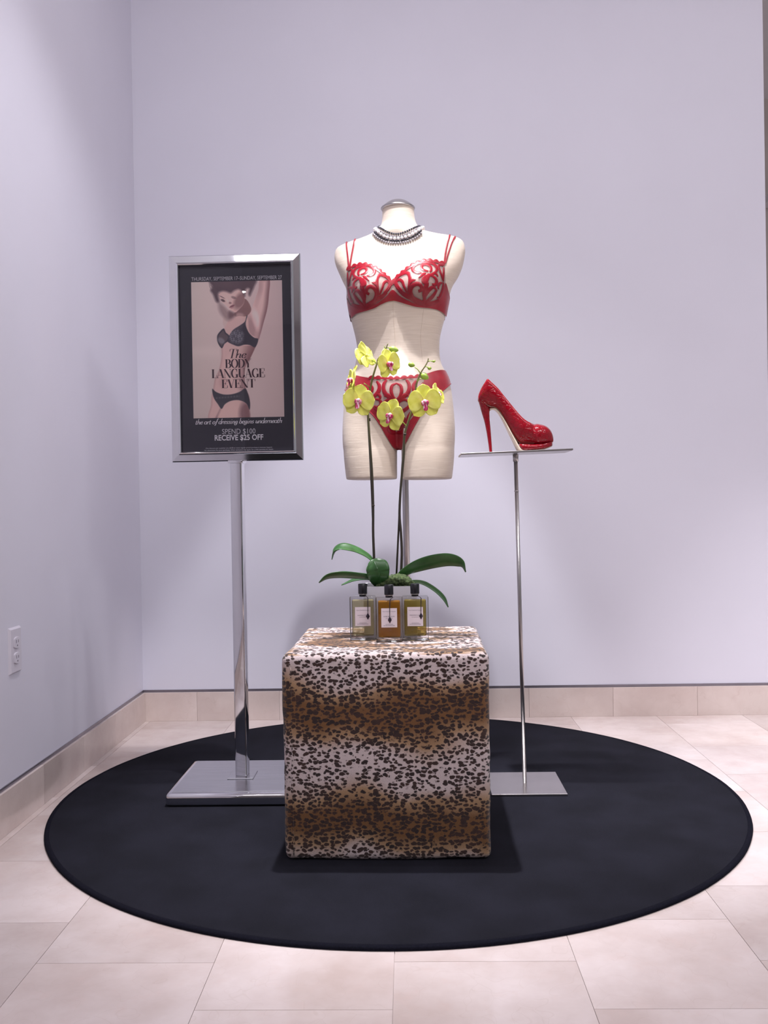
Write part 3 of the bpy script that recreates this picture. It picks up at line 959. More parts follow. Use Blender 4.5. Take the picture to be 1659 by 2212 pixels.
def build_sign():
    YP = 2.585
    bx0, bx1, by0, by1 = -0.650, -0.300, 2.425, 2.755
    px_ = -0.474
    t = thing('sign_holder', (px_, 2.59, RT), 'chrome floor sign holder with a framed lingerie event poster', 'sign')
    # base: bull-nosed slab, brushed inset top, collar
    mesh('base_slab', *box(bx0, bx1, by0, by1, RT, RT + 0.034, 0.013, 5), 'chrome', t, auto=50)
    mesh('base_top_plate', *box(bx0 + 0.014, bx1 - 0.014, by0 + 0.014, by1 - 0.014, RT + 0.033, RT + 0.0355, 0.0008, 1), 'brushed', t, smooth=False)
    mesh('collar_plate', *box(px_ - 0.036, px_ + 0.036, 2.59 - 0.04, 2.59 + 0.04, RT + 0.035, RT + 0.038, 0.001, 1), 'brushed', t, smooth=False)
    # panel rectangle
    TLc, BRc = at(364, 555, YP), at(656, 995, YP)
    cx = (at(507, 553, YP).x + at(516, 998, YP).x) / 2
    W_, H_ = 0.3655, 0.5715
    cz = (TLc.z + BRc.z) / 2
    x0, x1, z0, z1 = cx - W_ / 2, cx + W_ / 2, cz - H_ / 2, cz + H_ / 2
    # post: square tube with rounded corners, slightly turned
    V, Fc = box(px_ - 0.0165, px_ + 0.0165, 2.59 - 0.0165, 2.59 + 0.0165, RT + 0.037, z0 + 0.01, 0.004, 3)
    mesh('post', *rotz((V, Fc), -0.10, (px_, 2.59)), 'chrome', t, auto=50)
    V, Fc = box(px_ - 0.021, px_ + 0.021, 2.59 - 0.021, 2.59 + 0.021, z0 - 0.006, z0 + 0.002, 0.002, 2)
    mesh('post_bracket', *rotz((V, Fc), -0.10, (px_, 2.59)), 'chrome', t, auto=50)
    # four mitred rails
    prof = [(0.0, 0.012), (0.0, -0.011), (0.0025, -0.0145), (0.0195, -0.0155), (0.0215, -0.0175), (0.0245, -0.0185), (0.0265, -0.0165), (0.0270, -0.006), (0.0270, 0.012)]
    cor = [(x0, z0, 1, 1), (x1, z0, -1, 1), (x1, z1, -1, -1), (x0, z1, 1, -1)]
    for k in range(4):
        rings = [[Vector((X + sx * d, YP + yy, Z + sz * d)) for d, yy in prof] for X, Z, sx, sz in (cor[k], cor[(k + 1) % 4])]
        mesh('frame_rail', *recalc(*loft(rings)), 'chrome', t, auto=35)
    mesh('back_panel', *box(x0 + 0.002, x1 - 0.002, YP + 0.004, YP + 0.011, z0 + 0.002, z1 - 0.002, 0.001, 1), 'black_metal', t, smooth=False)
    ax0, ax1, az0, az1 = x0 + 0.024, x1 - 0.024, z0 + 0.024, z1 - 0.024
    po = mesh('poster', *box(ax0, ax1, YP - 0.0015, YP, az0, az1), 'poster_navy', t, smooth=False)
    # pixel of the photograph -> place on the panel

    def fp(px, py):
        u = v = 0.5
        for _ in range(6):
            v = (py - 555 + 5 * u) / 445.0
            u = (px - 364 - 12 * v) / (285.0 - 5 * v)
        return x0 + u * W_, z1 - v * H_
    # printed picture: fine grid carrying the print's colours
    PW, PH = 230, 342
    img = paint_poster(PW, PH) / 255.0
    img = np.clip((img * .86 + img.mean(2, keepdims=True) * .14) * 1.40, 0, 1)
    ia = np.where(img <= 0.04045, img / 12.92, ((np.clip(img, 0, 1) + 0.055) / 1.055) ** 2.4)
    (qx0, qz1), (qx1, qz0) = fp(411.5, 609.5), fp(614, 901)
    M = ROOT[t.name]
    V = [(qx0 + (qx1 - qx0) * i / PW, YP - 0.0018, qz1 + (qz0 - qz1) * j / PH) for j in range(PH + 1) for i in range(PW + 1)]
    Fc = [[j * (PW + 1) + i, (j + 1) * (PW + 1) + i, (j + 1) * (PW + 1) + i + 1, j * (PW + 1) + i + 1] for j in range(PH) for i in range(PW)]
    pic = mesh('printed_picture', V, Fc, 'poster_print', po, smooth=False)
    at_ = pic.data.color_attributes.new('print', 'FLOAT_COLOR', 'CORNER')
    cols = np.ones((PH * PW, 4, 4), np.float32)
    cols[:, :, :3] = ia.reshape(-1, 1, 3)
    at_.data.foreach_set('color', cols.ravel())
    tag(pic, 'printed photograph of a woman in black lingerie with one arm raised')
    yt = YP - 0.0022
    pm = W_ / 282.5   # metres per photo pixel on the panel

    def put(name, PF, px, py, mat):
        X, Z = fp(px, py)
        flat_text(name, PF, X, yt, Z, mat, po)
    put('lettering', sans('THURSDAY, SEPTEMBER 17\u2013SUNDAY, SEPTEMBER 27', 195 * pm, squeeze=0.76), 510.5, 605, 'ink_grey')
    put('lettering', serif('The', 37 * pm, 19.5 * pm, 0.2, 0.13, 0.028, 0.0), 514.5, 774, 'ink_plum')
    put('lettering', serif('BODY', 57 * pm, 18.5 * pm, 0, 0.17, 0.03, -0.03), 515, 795, 'ink_plum')
    put('lettering', serif('LANGUAGE', 115 * pm, 19 * pm, 0, 0.17, 0.03, -0.02), 515, 816.5, 'ink_plum')
    put('lettering', serif('EVENT', 73 * pm, 18.5 * pm, 0, 0.17, 0.03, -0.01), 515.5, 838.5, 'ink_plum')
    put('lettering', serif('the art of dressing begins underneath', 187 * pm, 12.0 * pm, 0.28, 0.13, 0.045, 0.0), 516.5, 916, 'ink_white')
    put('lettering', sans('SPEND $100', 72 * pm, squeeze=0.86), 516.5, 938, 'ink_grey')
    put('lettering', sans('RECEIVE $25 OFF', 105 * pm, bold=0.02, squeeze=0.86), 517, 951.5, 'ink_white')
    put('lettering', sans('One discount per customer on a $100 or more regular-priced purchase in Intimate Apparel.', 144 * pm), 517, 969.5, 'ink_grey')
    put('lettering', sans('No adjustments for prior purchases. Other exclusions may apply; see a sales associate for details.', 149 * pm), 517, 974, 'ink_grey')
    mesh('glass_pane', *box(ax0, ax1, YP - 0.0062, YP - 0.0042, az0, az1), 'pane_glass', t, smooth=False)


build_sign()

# ------------------------------------------------------------------ shoe stand and shoe
SX, SY = 0.312, 2.598
PLZ = None


def build_shoe():
    global PLZ
    t = thing('shoe_stand', (SX, SY, RT), 'slim steel stand carrying the red shoe on a narrow shelf', 'display stand')
    mesh('base_plate', *box(SX - 0.101, SX + 0.101, SY - 0.108, SY + 0.098, RT, RT + 0.006, 0.001, 1), 'satin_steel', t, smooth=False)
    YS = SY
    cl, cr = at(996, 979, YS - 0.05), at(1238, 968.5, YS - 0.05)
    mid = (cl + cr) / 2
    tilt = math.atan2(cr.z - cl.z, cr.x - cl.x)
    L = (cr - cl).length
    px_top = at(1113.5, 1000, YS)
    PLZ = mid.z
    topc = Vector((mid.x, YS, mid.z))
    R = Matrix.Translation(topc) @ Matrix.Rotation(-tilt, 4, 'Y')
    V, Fc = box(-L / 2, L / 2, -0.05, 0.085, -0.0050, 0.0, 0.0006, 1)
    mesh('shelf_plate', [R @ v for v in V], Fc, 'satin_steel', t, smooth=False)
    zt = topc.z - 0.0050 - 0.0005
    rx = px_top.x
    foot = Vector((SX, SY - 0.004, RT + 0.005))
    top = Vector((rx, YS - 0.004, zt))
    mesh('rod', *tube([foot, foot.lerp(top, .5), top], 0.0054, 20), 'satin_steel', t)
    d = (top - foot).normalized()
    mesh('socket', *tube([top - d * 0.022, top - d * 0.001], 0.0078, 20), 'satin_steel', t)
    mesh('set_ring', *tube([foot.lerp(top, .885), foot.lerp(top, .888)], 0.0066, 16), 'satin_steel', t)

    # the pump, drawn in units of the photograph's magnified side view
    s = 1 / (5.53 * (F_PX / YS)) * 1.0
    s = (YS / F_PX) / 5.53
    X0 = 810.0
    shift = (at(970 + X0 / 5.53, 970, YS).x - topc.x)
    sh = thing('high_heel_shoe', R @ Vector((shift, 0, 0)), 'glossy red crocodile patent peep toe platform pump on the steel shelf', 'shoe', rot=(0, -tilt, 0))

    def P(X, Yz, w):
        return Vector(((X - X0) * s, w * s, (1024.5 - 0.0446 * (X - 500) - Yz) * s))
    # upper: an open U behind, closing over the toes, left open at the peep tip
    st = [(379, 385, 410, 22), (386, 350, 422, 50), (400, 305, 432, 72), (430, 240, 447, 94), (460, 195, 462, 106), (488, 157, 478, 112), (520, 183, 492, 114), (560, 222, 496, 112), (610, 272, 535, 108),
          (660, 338, 612, 106), (710, 403, 710, 108), (755, 462, 800, 116), (800, 522, 878, 130), (840, 575, 925, 146), (880, 622, 936, 158), (930, 662, 939, 166), (970, 682, 940, 168), (1000, 690, 939, 169), (1030, 690, 938, 168), (1055, 684, 937, 166),
          (1095, 690, 931, 159), (1140, 702, 922, 142), (1180, 724, 911, 116), (1210, 757, 903, 88), (1228, 794, 898, 64), (1237, 828, 893, 46)]
    outer = []
    NU = 40
    for X, tp, bt, hw in catmull(st, 4):
        ring = []
        bl_ = min(1, max(0, (X - 950) / 115))
        bl_ = bl_ * bl_ * (3 - 2 * bl_)
        m_, hh = (tp + bt) / 2, (bt - tp) / 2
        for k in range(NU + 1):
            a = -1 + 2 * k / NU
            y = hw * math.sin(a * PI / 2 * 1.06) * (1.0 if abs(a) < .8 else 1 - .10 * (abs(a) - .8) / .2)
            z = bt + (tp - bt) * abs(a) ** 2.0
            an = -PI / 2 + a * PI
            ca, sa = math.cos(an), math.sin(an)
            yc = hw * math.copysign(abs(ca) ** .8, ca) if abs(a) < 1 else 0
            zc = m_ - hh * math.copysign(abs(sa) ** (.9 if sa > 0 else .6), sa)
            ring.append(P(X, z + (zc - z) * bl_, y + (yc - y) * bl_))
        outer.append(ring)
    Vo, Fo = recalc(*loft(outer, False, False, closed=False))
    up = mesh('upper', Vo, Fo, 'patent_red', sh, world=False)
    md = up.modifiers.new('thick', 'SOLIDIFY')
    md.thickness = 0.0022
    md.offset = 0

    def slab(name, stn, mat, pw=.35):
        rr = []
        for X, tp, bt, hw in catmull(stn, 3):
            ring = []
            m, hh = (tp + bt) / 2, (bt - tp) / 2
            for k in range(24):
                a = 2 * PI * k / 24
                ca, sa = math.cos(a), math.sin(a)
                ring.append(P(X, m - hh * math.copysign(abs(sa) ** pw, sa), hw * math.copysign(abs(ca) ** pw, ca)))
            rr.append(ring)
        return mesh(name, *recalc(*loft(rr)), mat, sh, world=False, auto=60)
    slab('platform', [(832, 920, 955, 120), (868, 926, 997, 150), (930, 930, 999, 166), (1000, 930, 996, 168), (1100, 919, 985, 154), (1170, 904, 966, 118), (1208, 893, 950, 84), (1226, 888, 943, 58)], 'patent_red')
    slab('sole', [(512, 494, 524, 46), (540, 492, 510, 56), (575, 500, 518, 62), (615, 537, 566, 66), (660, 608, 650, 74), (710, 705, 762, 86), (760, 810, 870, 100), (800, 885, 962, 112), (826, 940, 1004, 120), (870, 996, 1007, 138), (1000, 996, 1003, 150), (1100, 984, 992, 138), (1180, 960, 968, 100), (1218, 945, 952, 60)], 'sole_leather', .5)
    rr = []
    for Yh, xa, xb, hw in catmull([(412, 381, 470, 60), (440, 385, 500, 62), (475, 394, 512, 58), (510, 402, 509, 50), (560, 414, 504, 40), (630, 433, 504, 32), (710, 449, 508, 27), (800, 462, 512, 24), (900, 473, 515, 21), (990, 481, 517, 20), (1022, 483, 518, 20)], 3):
        rr.append([P((xa + xb) / 2 + (xb - xa) / 2 * math.cos(2 * PI * k / 20), Yh, hw * math.sin(2 * PI * k / 20)) for k in range(20)])
    mesh('heel', *recalc(*loft(rr)), 'patent_red', sh, world=False, auto=70)
    # insole lying in the shoe
    V, Fc = [], []
    ins = [(d[0], d[2] - 10, d[3] * .72) for d in catmull(st[2:18], 2)]
    for X, z, hw in ins:
        V += [P(X, z, -hw), P(X, z - 1, 0), P(X, z, hw)]
    for i in range(len(ins) - 1):
        for j in range(2):
            Fc.append([3 * i + j, 3 * i + j + 1, 3 * i + j + 4, 3 * i + j + 3])
    mesh('insole', V, Fc, 'sole_leather', sh, world=False)


build_shoe()

# ------------------------------------------------------------------ dress form
YM = 2.80
MROT = -0.12
PXM = YM / F_PX
AX = at(862, 700, YM).x


def torso_sections():
    S = [(446, 826, 894, .045, .045, 2.0), (468, 825.5, 895.5, .046, .046, 2.0), (484, 824, 899, .048, .05, 2.0), (494, 817, 906, .052, .055, 2.0), (502, 806, 917, .055, .06, 2.0),
         (508, 792, 933, .055, .062, 2.0), (514, 772, 958, .054, .063, 2.0), (519, 751, 982, .052, .063, 2.1), (526, 731, 997, .052, .064, 2.2), (534, 723, 1002.5, .054, .066, 2.3), (548, 720.5, 1005, .060, .07, 2.4),
         (565, 723, 1003, .068, .075, 2.5), (585, 731, 998, .076, .082, 2.5), (605, 740, 989, .081, .085, 2.4), (622, 748, 978, .084, .086, 2.3), (640, 750, 972, .085, .085, 2.2), (655, 751.5, 969, .085, .083, 2.2),
         (685, 757, 963, .082, .078, 2.2), (705, 762, 957, .079, .074, 2.2), (730, 768, 951, .076, .070, 2.2), (750, 771, 949.5, .075, .069, 2.2), (770, 770, 950, .077, .072, 2.2), (790, 765, 954, .081, .080, 2.2),
         (806, 757, 962, .085, .090, 2.2), (825, 749.5, 970, .089, .100, 2.2), (850, 744, 975.5, .092, .108, 2.2), (880, 741.5, 979, .093, .112, 2.3), (920, 739.6, 982, .090, .108, 2.4), (950, 740, 982, .088, .103, 2.5), (969, 741.5, 981, .086, .100, 2.6)]
    return S


def build_form():
    n = 120
    rings = []
    dense = catmull(torso_sections(), 4)
    for py, xl, xr, bf, bk, p in dense:
        a, b = at(xl, py, YM), at(xr, py, YM)
        cx, hw, z = (a.x + b.x) / 2 - AX, (b.x - a.x) / 2, (a.z + b.z) / 2
        ring = []
        for k in range(n):
            th = 2 * PI * k / n
            c, s = math.cos(th), math.sin(th)
            x = cx + hw * math.copysign(abs(c) ** (2 / p), c)
            d = (bf if s < 0 else bk) * abs(s) ** (2 / p)
            d0 = d
            if py > 880:   # run over into the two thighs
                g = min(1, (py - 880) / 89)
                g = g * g * (3 - 2 * g)
                u_ = (abs(x - cx) - hw * .525) / (hw * .475)
                dl = (.0805 if s < 0 else .0945) * (max(0, 1 - abs(u_) ** 2.38)) ** .42
                d = d * (1 - g) + max(dl, .020) * g
            y = -d if s < 0 else d
            if s < 0:
                # bust
                zb = (638 - py) * PXM
                for sx in (-.074, .074):
                    dx = (x - sx) / .056
                    dz = zb / (.060 if zb > 0 else .040)
                    y -= .056 * math.exp(-(abs(dx) ** 2.3 + abs(dz) ** 2.3)) * min(1, abs(s) * 1.6)
                # belly
                zb = (850 - py) * PXM
                y -= .010 * math.exp(-((x - cx) / .07) ** 2 - (zb / .05) ** 2)
            else:
                zb = (900 - py) * PXM
                for sx in (-.07, .07):
                    y += .028 * math.exp(-((x - sx) / .07) ** 2 - (zb / .07) ** 2)
            ring.append(Vector((x, y, z)))
        rings.append(ring)
    parts = [recalc(*loft(rings))]
    for L in ([(950, 752, 846, .068, .082), (960, 746, 851, .074, .088), (970, 742, 856, .0805, .0945), (1000, 744, 856.5, .081, .095), (1035.5, 748, 856.5, .078, .091)],
              [(950, 880, 970, .068, .082), (960, 874, 976, .074, .088), (970, 868.5, 981, .0805, .0945), (1000, 868.5, 980, .081, .095), (1035.5, 870, 976, .078, .091)]):
        rr = []
        for py, xl, xr, bf, bk in catmull(L, 4):
            a, b = at(xl, py, YM), at(xr, py, YM)
            cx, hw, z = (a.x + b.x) / 2 - AX, (b.x - a.x) / 2, (a.z + b.z) / 2
            r_ = []
            for k in range(48):
                c, s = math.cos(2 * PI * k / 48), math.sin(2 * PI * k / 48)
                r_.append(Vector((cx + hw * math.copysign(abs(c) ** .84, c), (bf if s < 0 else bk) * math.copysign(abs(s) ** .84, s), z)))
            rr.append(r_)
        parts.append(recalc(*loft(rr)))
    V, Fc = join(*parts)
    ca, sa = math.cos(MROT), math.sin(MROT)
    V = [Vector((AX + v.x * ca - v.y * sa, YM + v.x * sa + v.y * ca, v.z)) for v in V]
    t = thing('dress_form', (AX, YM, RT), 'cream cloth female torso dress form wearing red lingerie on a steel pole', 'mannequin')
    tmp = mesh('tmp_form', V, Fc, 'linen', None)
    m = tmp.modifiers.new('r', 'REMESH')
    m.mode = 'VOXEL'
    m.voxel_size = 0.0036
    m = tmp.modifiers.new('s', 'SMOOTH')
    m.factor = 0.5
    m.iterations = 9
    dg = bpy.context.evaluated_depsgraph_get()
    me = bpy.data.meshes.new_from_object(tmp.evaluated_get(dg))
    V = [v.co.copy() for v in me.vertices]
    Fc = [list(p.vertices) for p in me.polygons]
    bpy.data.objects.remove(tmp)
    bpy.data.meshes.remove(me)
    mesh('torso', V, Fc, 'linen', t)
    bvh = BVHTree.FromPolygons(V, Fc)
    # metal neck cap
    c = at(859.5, 449, YM)
    prof = [(0.0005, .0235), (.012, .0228), (.024, .0195), (.035, .0130), (.044, .0055), (.0505, .0004), (.0515, -.0022), (.0500, -.0048), (.044, -.0050)]
    mesh('neck_cap', *lathe([(r, c.z + z) for r, z in prof], (c.x, YM), 48), 'satin_steel', t)
    # pole and base plate (behind the cube)
    pt, pb = at(875.5, 1030, YM + .02), at(875.5, 1030, YM + .02)
    mesh('pole', *tube([(pt.x, YM + .02, RT + .008), (pt.x, YM + .02, .9), (pt.x, YM + .02, pt.z + .07)], .0100, 20), 'satin_steel', t)
    mesh('pole_base', *box(AX - .13, AX + .13, YM - .13, YM + .13, RT, RT + .008, .002, 1), 'satin_steel', t, smooth=False)
    return t, bvh


FORM, BVH = build_form()


def cast(px, py, off=0.0025, back=False):
    """garment point: pixel position in front elevation, dropped on to the form"""
    p = at(px, py, YM)
    d = Vector((0, -1, 0)) if back else Vector((0, 1, 0))
    h, nrm, i, q = BVH.ray_cast(Vector((p.x, YM - d.y * .6, p.z)), d)
    if h is None:
        h, nrm, i, q = BVH.find_nearest(Vector((p.x, YM - d.y * .015, p.z)))
    return h + nrm * off


def stroke(pts, w, off=.0042, n=6, closed=False, prof=None, conv=None):
    """ribbon of width w (photo pixels) along pixel points, lying on the form"""
    P = catmull(pts, n, closed)
    m = len(P)
    V, Fc = [], []
    for i in range(m):
        a = P[(i - 1) % m] if closed else P[max(i - 1, 0)]
        b = P[(i + 1) % m] if closed else P[min(i + 1, m - 1)]
        t = (b - a) / (np.hypot(*(b - a)) + 1e-9)
        nn = np.array((-t[1], t[0]))
        s = i / (m - 1)
        ww = w * (prof(s) if prof else (.55 + .45 * math.sin(PI * min(1, max(0, s))) if not closed else 1))
        for k, o in ((1, off - .0008), (0, off + .0006), (-1, off - .0008)):
            q = P[i] + nn * ww / 2 * k
            V.append(cast(q[0], q[1], o))
    for i in range(m if closed else m - 1):
        for k in range(2):
            a = 3 * i + k
            b = 3 * ((i + 1) % m) + k
            Fc.append([a, a + 1, b + 1, b])
    return V, Fc


def patch(top, bot, nu, nv, off, back=False, u0=0., u1=1., v0=0., v1=1.):
    """grid between two pixel curves, dropped on to the form"""
    T, B = np.array(catmull(top, 8)), np.array(catmull(bot, 8))

    def par(C, u):
        L = np.concatenate(([0], np.cumsum(np.hypot(*np.diff(C, axis=0).T))))
        L /= L[-1]
        return np.array((np.interp(u, L, C[:, 0]), np.interp(u, L, C[:, 1])))
    V, Fc = [], []
    for i in range(nu + 1):
        u = u0 + (u1 - u0) * i / nu
        a, b = par(T, u), par(B, u)
        for j in range(nv + 1):
            v = v0 + (v1 - v0) * j / nv
            q = a + (b - a) * v
            V.append(cast(q[0], q[1], off, back))
    for i in range(nu):
        for j in range(nv):
            k = i * (nv + 1) + j
            Fc.append([k, k + 1, k + nv + 2, k + nv + 1])
    return V, Fc


def build_bra():
    t = thing('bra', at(851, 690, YM - .1), 'red embroidered bra with sheer cups worn on the dress form', 'bra')
    CX, KR = 849.5, 1.11

    def mir(P, side):
        return P if side < 0 else [(CX + (CX - x) * KR, y - (3 if side > 0 else 0)) for x, y in P]
    top = [(752, 590), (762, 587), (775, 585), (788, 585), (801, 590), (815, 599), (830, 612), (843, 624), (849, 634)]
    bot = [(750, 640), (754, 656), (762, 668), (774, 675), (788, 677), (802, 675), (820, 668), (836, 657), (848, 645)]

    def Z(pts):   # magnified left-cup drawing units -> photo pixels
        return [(745 + a / 14.43, 570 + b / 14.43) for a, b in pts]
    motif = [(Z([(420, 640), (345, 540), (325, 440), (380, 335), (500, 285), (640, 265), (800, 300), (920, 400), (965, 520), (930, 620), (850, 675), (740, 690)]), 5.6),
             (Z([(530, 620), (490, 560), (480, 470), (520, 395), (610, 350), (700, 380), (735, 460), (710, 540), (640, 590), (560, 600)]), 5.0),
             (Z([(400, 610), (470, 690), (560, 740), (600, 830), (630, 920), (610, 1010), (650, 1130), (670, 1260), (650, 1380), (690, 1480)]), 7.0),
             (Z([(520, 730), (430, 735), (360, 790), (340, 870), (370, 950), (430, 985), (455, 940)]), 5.2),
             (Z([(560, 740), (650, 790), (700, 880), (690, 960), (620, 990), (570, 950)]), 5.2),
             (Z([(630, 680), (720, 740), (820, 845)]), 4.6),
             (Z([(300, 700), (350, 630), (430, 640), (510, 720)]), 4.0),
             (Z([(340, 1100), (420, 1045), (500, 1090), (590, 1200), (650, 1320), (690, 1470)]), 5.4),
             (Z([(330, 1090), (390, 1200), (470, 1310), (580, 1410), (690, 1490)]), 4.8),
             (Z([(820, 1200), (745, 1160), (760, 1060), (850, 1015), (960, 1060), (1020, 1170), (990, 1290), (910, 1380), (800, 1400)]), 6.4),
             (Z([(1075, 1220), (1050, 1060), (1030, 900), (1040, 740), (1110, 640), (1210, 640), (1330, 690), (1420, 780), (1430, 910), (1360, 1060), (1240, 1170)]), 6.0),
             (Z([(1110, 1220), (1180, 1040), (1230, 890), (1320, 820), (1400, 870), (1350, 1000), (1230, 1150)]), 4.6),
             (Z([(890, 900), (960, 920), (1020, 990)]), 4.6),
             (Z([(150, 340), (215, 320), (275, 345), (255, 470), (210, 600), (165, 760)]), 3.6),
             (Z([(135, 380), (140, 520), (150, 650), (150, 800)]), 3.6),
             (Z([(185, 840), (250, 880), (290, 970), (290, 1060)]), 4.2),
             (Z([(150, 820), (160, 980), (200, 1140), (260, 1270), (330, 1290)]), 4.4),
             (Z([(1320, 1130), (1180, 1250), (1010, 1340), (830, 1440), (640, 1490), (430, 1450), (270, 1350)]), 8.0)]
    for side in (-1, 1):
        T, B = mir(top, side), mir(bot, side)
        mesh('cup', *patch(T, B, 34, 26, .0026), 'sheer_net', t)
        V, Fc = join(*[stroke(mir(p, side), w * (1.28 if side > 0 else 1.2)) for p, w in motif])
        mesh('embroidery', V, Fc, 'red_thread', t)
        # scalloped upper edge
        P = catmull(T, 10)
        V, Fc = [], []
        L = np.concatenate(([0], np.cumsum([np.hypot(*(b - a)) for a, b in zip(P[:-1], P[1:])])))
        for i, q in enumerate(P):
            a, b = P[max(i - 1, 0)], P[min(i + 1, len(P) - 1)]
            d = (b - a) / np.hypot(*(b - a))
            nn = np.array((d[1], -d[0])) * (1 if side < 0 else -1)
            sc = 1.2 + 4.6 * abs(math.sin(L[i] / L[-1] * PI * 10))
            for k, o in ((sc, .0042), (0, .0052), (-3.2, .0042)):
                r = q + nn * k
                V.append(cast(r[0], r[1], o))
        for i in range(len(P) - 1):
            for k in range(2):
                Fc.append([3 * i + k, 3 * i + k + 1, 3 * i + k + 4, 3 * i + k + 3])
        mesh('scalloped_edge', V, Fc, 'red_thread', t)
    # under-band and wings
    hi = [(747, 626), (750, 640), (754, 656), (762, 668), (774, 675), (788, 677), (802, 675), (820, 668), (836, 657), (846, 646), (853, 646), (864, 656), (882, 666), (902, 673), (920, 672), (936, 666), (948, 654), (955, 638), (959, 624), (966, 640), (971, 651)]
    lo = [(756, 692), (759, 691), (764, 688), (772, 684), (784, 682), (797, 680), (812, 676.5), (826, 670), (838, 665.5), (848, 664), (854, 664), (866, 667), (880, 671.5), (896, 675.5), (912, 677), (928, 677.5), (942, 679), (952, 682), (957, 684.5), (961, 687), (964.5, 690)]
    hi = [(x, y - 1.5) for x, y in hi]
    mesh('under_band', *patch(hi, lo, 110, 10, .0034), 'red_satin', t)
    mesh('back_band', *patch([(748, 640), (800, 652), (862, 655), (925, 652), (971, 645)], [(757, 692), (800, 690), (862, 690), (925, 690), (964, 690)], 40, 6, .0034, True), 'red_satin', t)
    # double straps
    for P in ([(757, 590), (754, 565), (751, 540), (749, 522)], [(758, 590), (761, 565), (765, 540), (768.5, 518)], [(957, 584), (960, 560), (965, 535), (970, 518)], [(959, 584), (966, 560), (974, 535), (981.5, 521)]):
        V, Fc = stroke(P, 3.6, .0034, 8, prof=lambda s: 1)
        mesh('strap', V, Fc, 'red_satin', t)
    for P in ([(749, 522), (752, 570), (770, 645)], [(768.5, 518), (768, 570), (775, 645)], [(970, 518), (962, 570), (950, 645)], [(981.5, 521), (972, 570), (955, 645)]):
        C = catmull(P, 8)
        V, Fc = [], []
        for q in C:
            for k in (-1.3, 1.3):
                V.append(cast(q[0] + k, q[1], .0034, True))
        for i in range(len(C) - 1):
            Fc.append([2 * i, 2 * i + 1, 2 * i + 3, 2 * i + 2])
        mesh('back_strap', V, Fc, 'red_satin', t)


build_bra()


def build_panty():
    t = thing('panties', at(862, 971, YM - .09), 'red embroidered panties with sheer front panel worn on the dress form', 'panties')
    top = [(747.5, 826), (757, 819), (771, 816), (785, 820), (800, 823.5), (820, 825), (840, 826.5), (858, 827), (880, 825), (900, 823), (918, 817), (938, 809), (953, 805), (966, 805.5), (972.5, 822)]
    bot = [(747, 843), (760, 859), (775, 873), (790, 886), (808, 902), (824, 925), (838, 950), (850, 968), (862, 972), (871, 970), (884, 947), (897, 922), (912, 897), (932, 872), (952, 852), (966, 838), (972.5, 830)]
    mesh('side_panel', *patch(top, bot, 22, 16, .0028, u0=0, u1=.24), 'red_satin', t)
    mesh('side_panel', *patch(top, bot, 22, 16, .0028, u0=.71, u1=1), 'red_satin', t)
    mesh('front_panel', *patch(top, bot, 30, 26, .0026, u0=.24, u1=.71, v0=0, v1=.76), 'sheer_net', t)
    mesh('gusset', *patch(top, bot, 30, 10, .0028, u0=.24, u1=.71, v0=.74, v1=1), 'red_satin', t)

    def K(p):
        return [(730 + a / 6.91, 720 + b / 6.91) for a, b in p]
    cxm = 730 + 880 / 6.91
    half = [(K([(880, 815), (820, 850), (805, 920), (830, 1000), (870, 1040)]), 6.2),
            (K([(740, 765), (700, 830), (705, 920), (760, 1000), (840, 1060), (870, 1090)]), 7.5),
            (K([(600, 775), (640, 850), (620, 930), (555, 1000), (520, 1030)]), 7.5),
            (K([(500, 800), (540, 880), (510, 950)]), 5),
            (K([(545, 985), (610, 960), (650, 1000), (640, 1040)]), 5.5),
            (K([(710, 1000), (740, 970), (800, 1000), (850, 1060)]), 5.5),
            (K([(560, 1030), (640, 1050), (660, 1110), (610, 1150), (560, 1130)]), 6),
            (K([(700, 1080), (770, 1045), (850, 1080), (860, 1150), (830, 1220), (790, 1210)]), 6.5),
            (K([(690, 1070), (700, 1140), (760, 1190), (840, 1240), (850, 1320)]), 6.5),
            (K([(560, 1160), (640, 1210), (700, 1290), (740, 1380)]), 8),
            (K([(790, 1260), (760, 1340), (790, 1420), (850, 1450)]), 6.5),
            (K([(860, 1090), (875, 1200), (870, 1330), (850, 1480)]), 4.5),
            (K([(745, 1440), (790, 1490), (870, 1500)]), 8)]
    allm = []
    for p, w in half:
        w *= 1.12
        allm.append(stroke(p, w))
        allm.append(stroke([(2 * cxm - x, y) for x, y in p], w))
    # panel borders
    T, B = np.array(catmull(top, 8)), np.array(catmull(bot, 8))
    mesh('embroidery', *join(*allm), 'red_thread', t)
    C = catmull([q for q in top if 795 < q[0] < 925], 12)
    V, Fc = [], []
    for i, q in enumerate(C):
        sc = 1.0 + 3.6 * abs(math.sin(i / (len(C) - 1) * PI * 9))
        for k, o in ((-sc, .0042), (0, .005), (3.4, .0042)):
            V.append(cast(q[0], q[1] + k, o))
    for i in range(len(C) - 1):
        for k in range(2):
            Fc.append([3 * i + k, 3 * i + k + 1, 3 * i + k + 4, 3 * i + k + 3])
    mesh('scalloped_edge', V, Fc, 'red_thread', t)
    mesh('back_panel', *patch([(748, 826), (800, 822), (862, 822), (920, 818), (972, 822)], [(748, 843), (785, 900), (858, 970), (935, 900), (972, 830)], 40, 24, .0028, True), 'red_satin', t)
    for s in (0, 1):
        mesh('elastic', *stroke([tuple(q) for q in (bot[:9] if s == 0 else bot[8:])], 2.2, .0036, 5, prof=lambda s_: 1), 'red_satin', t)


build_panty()


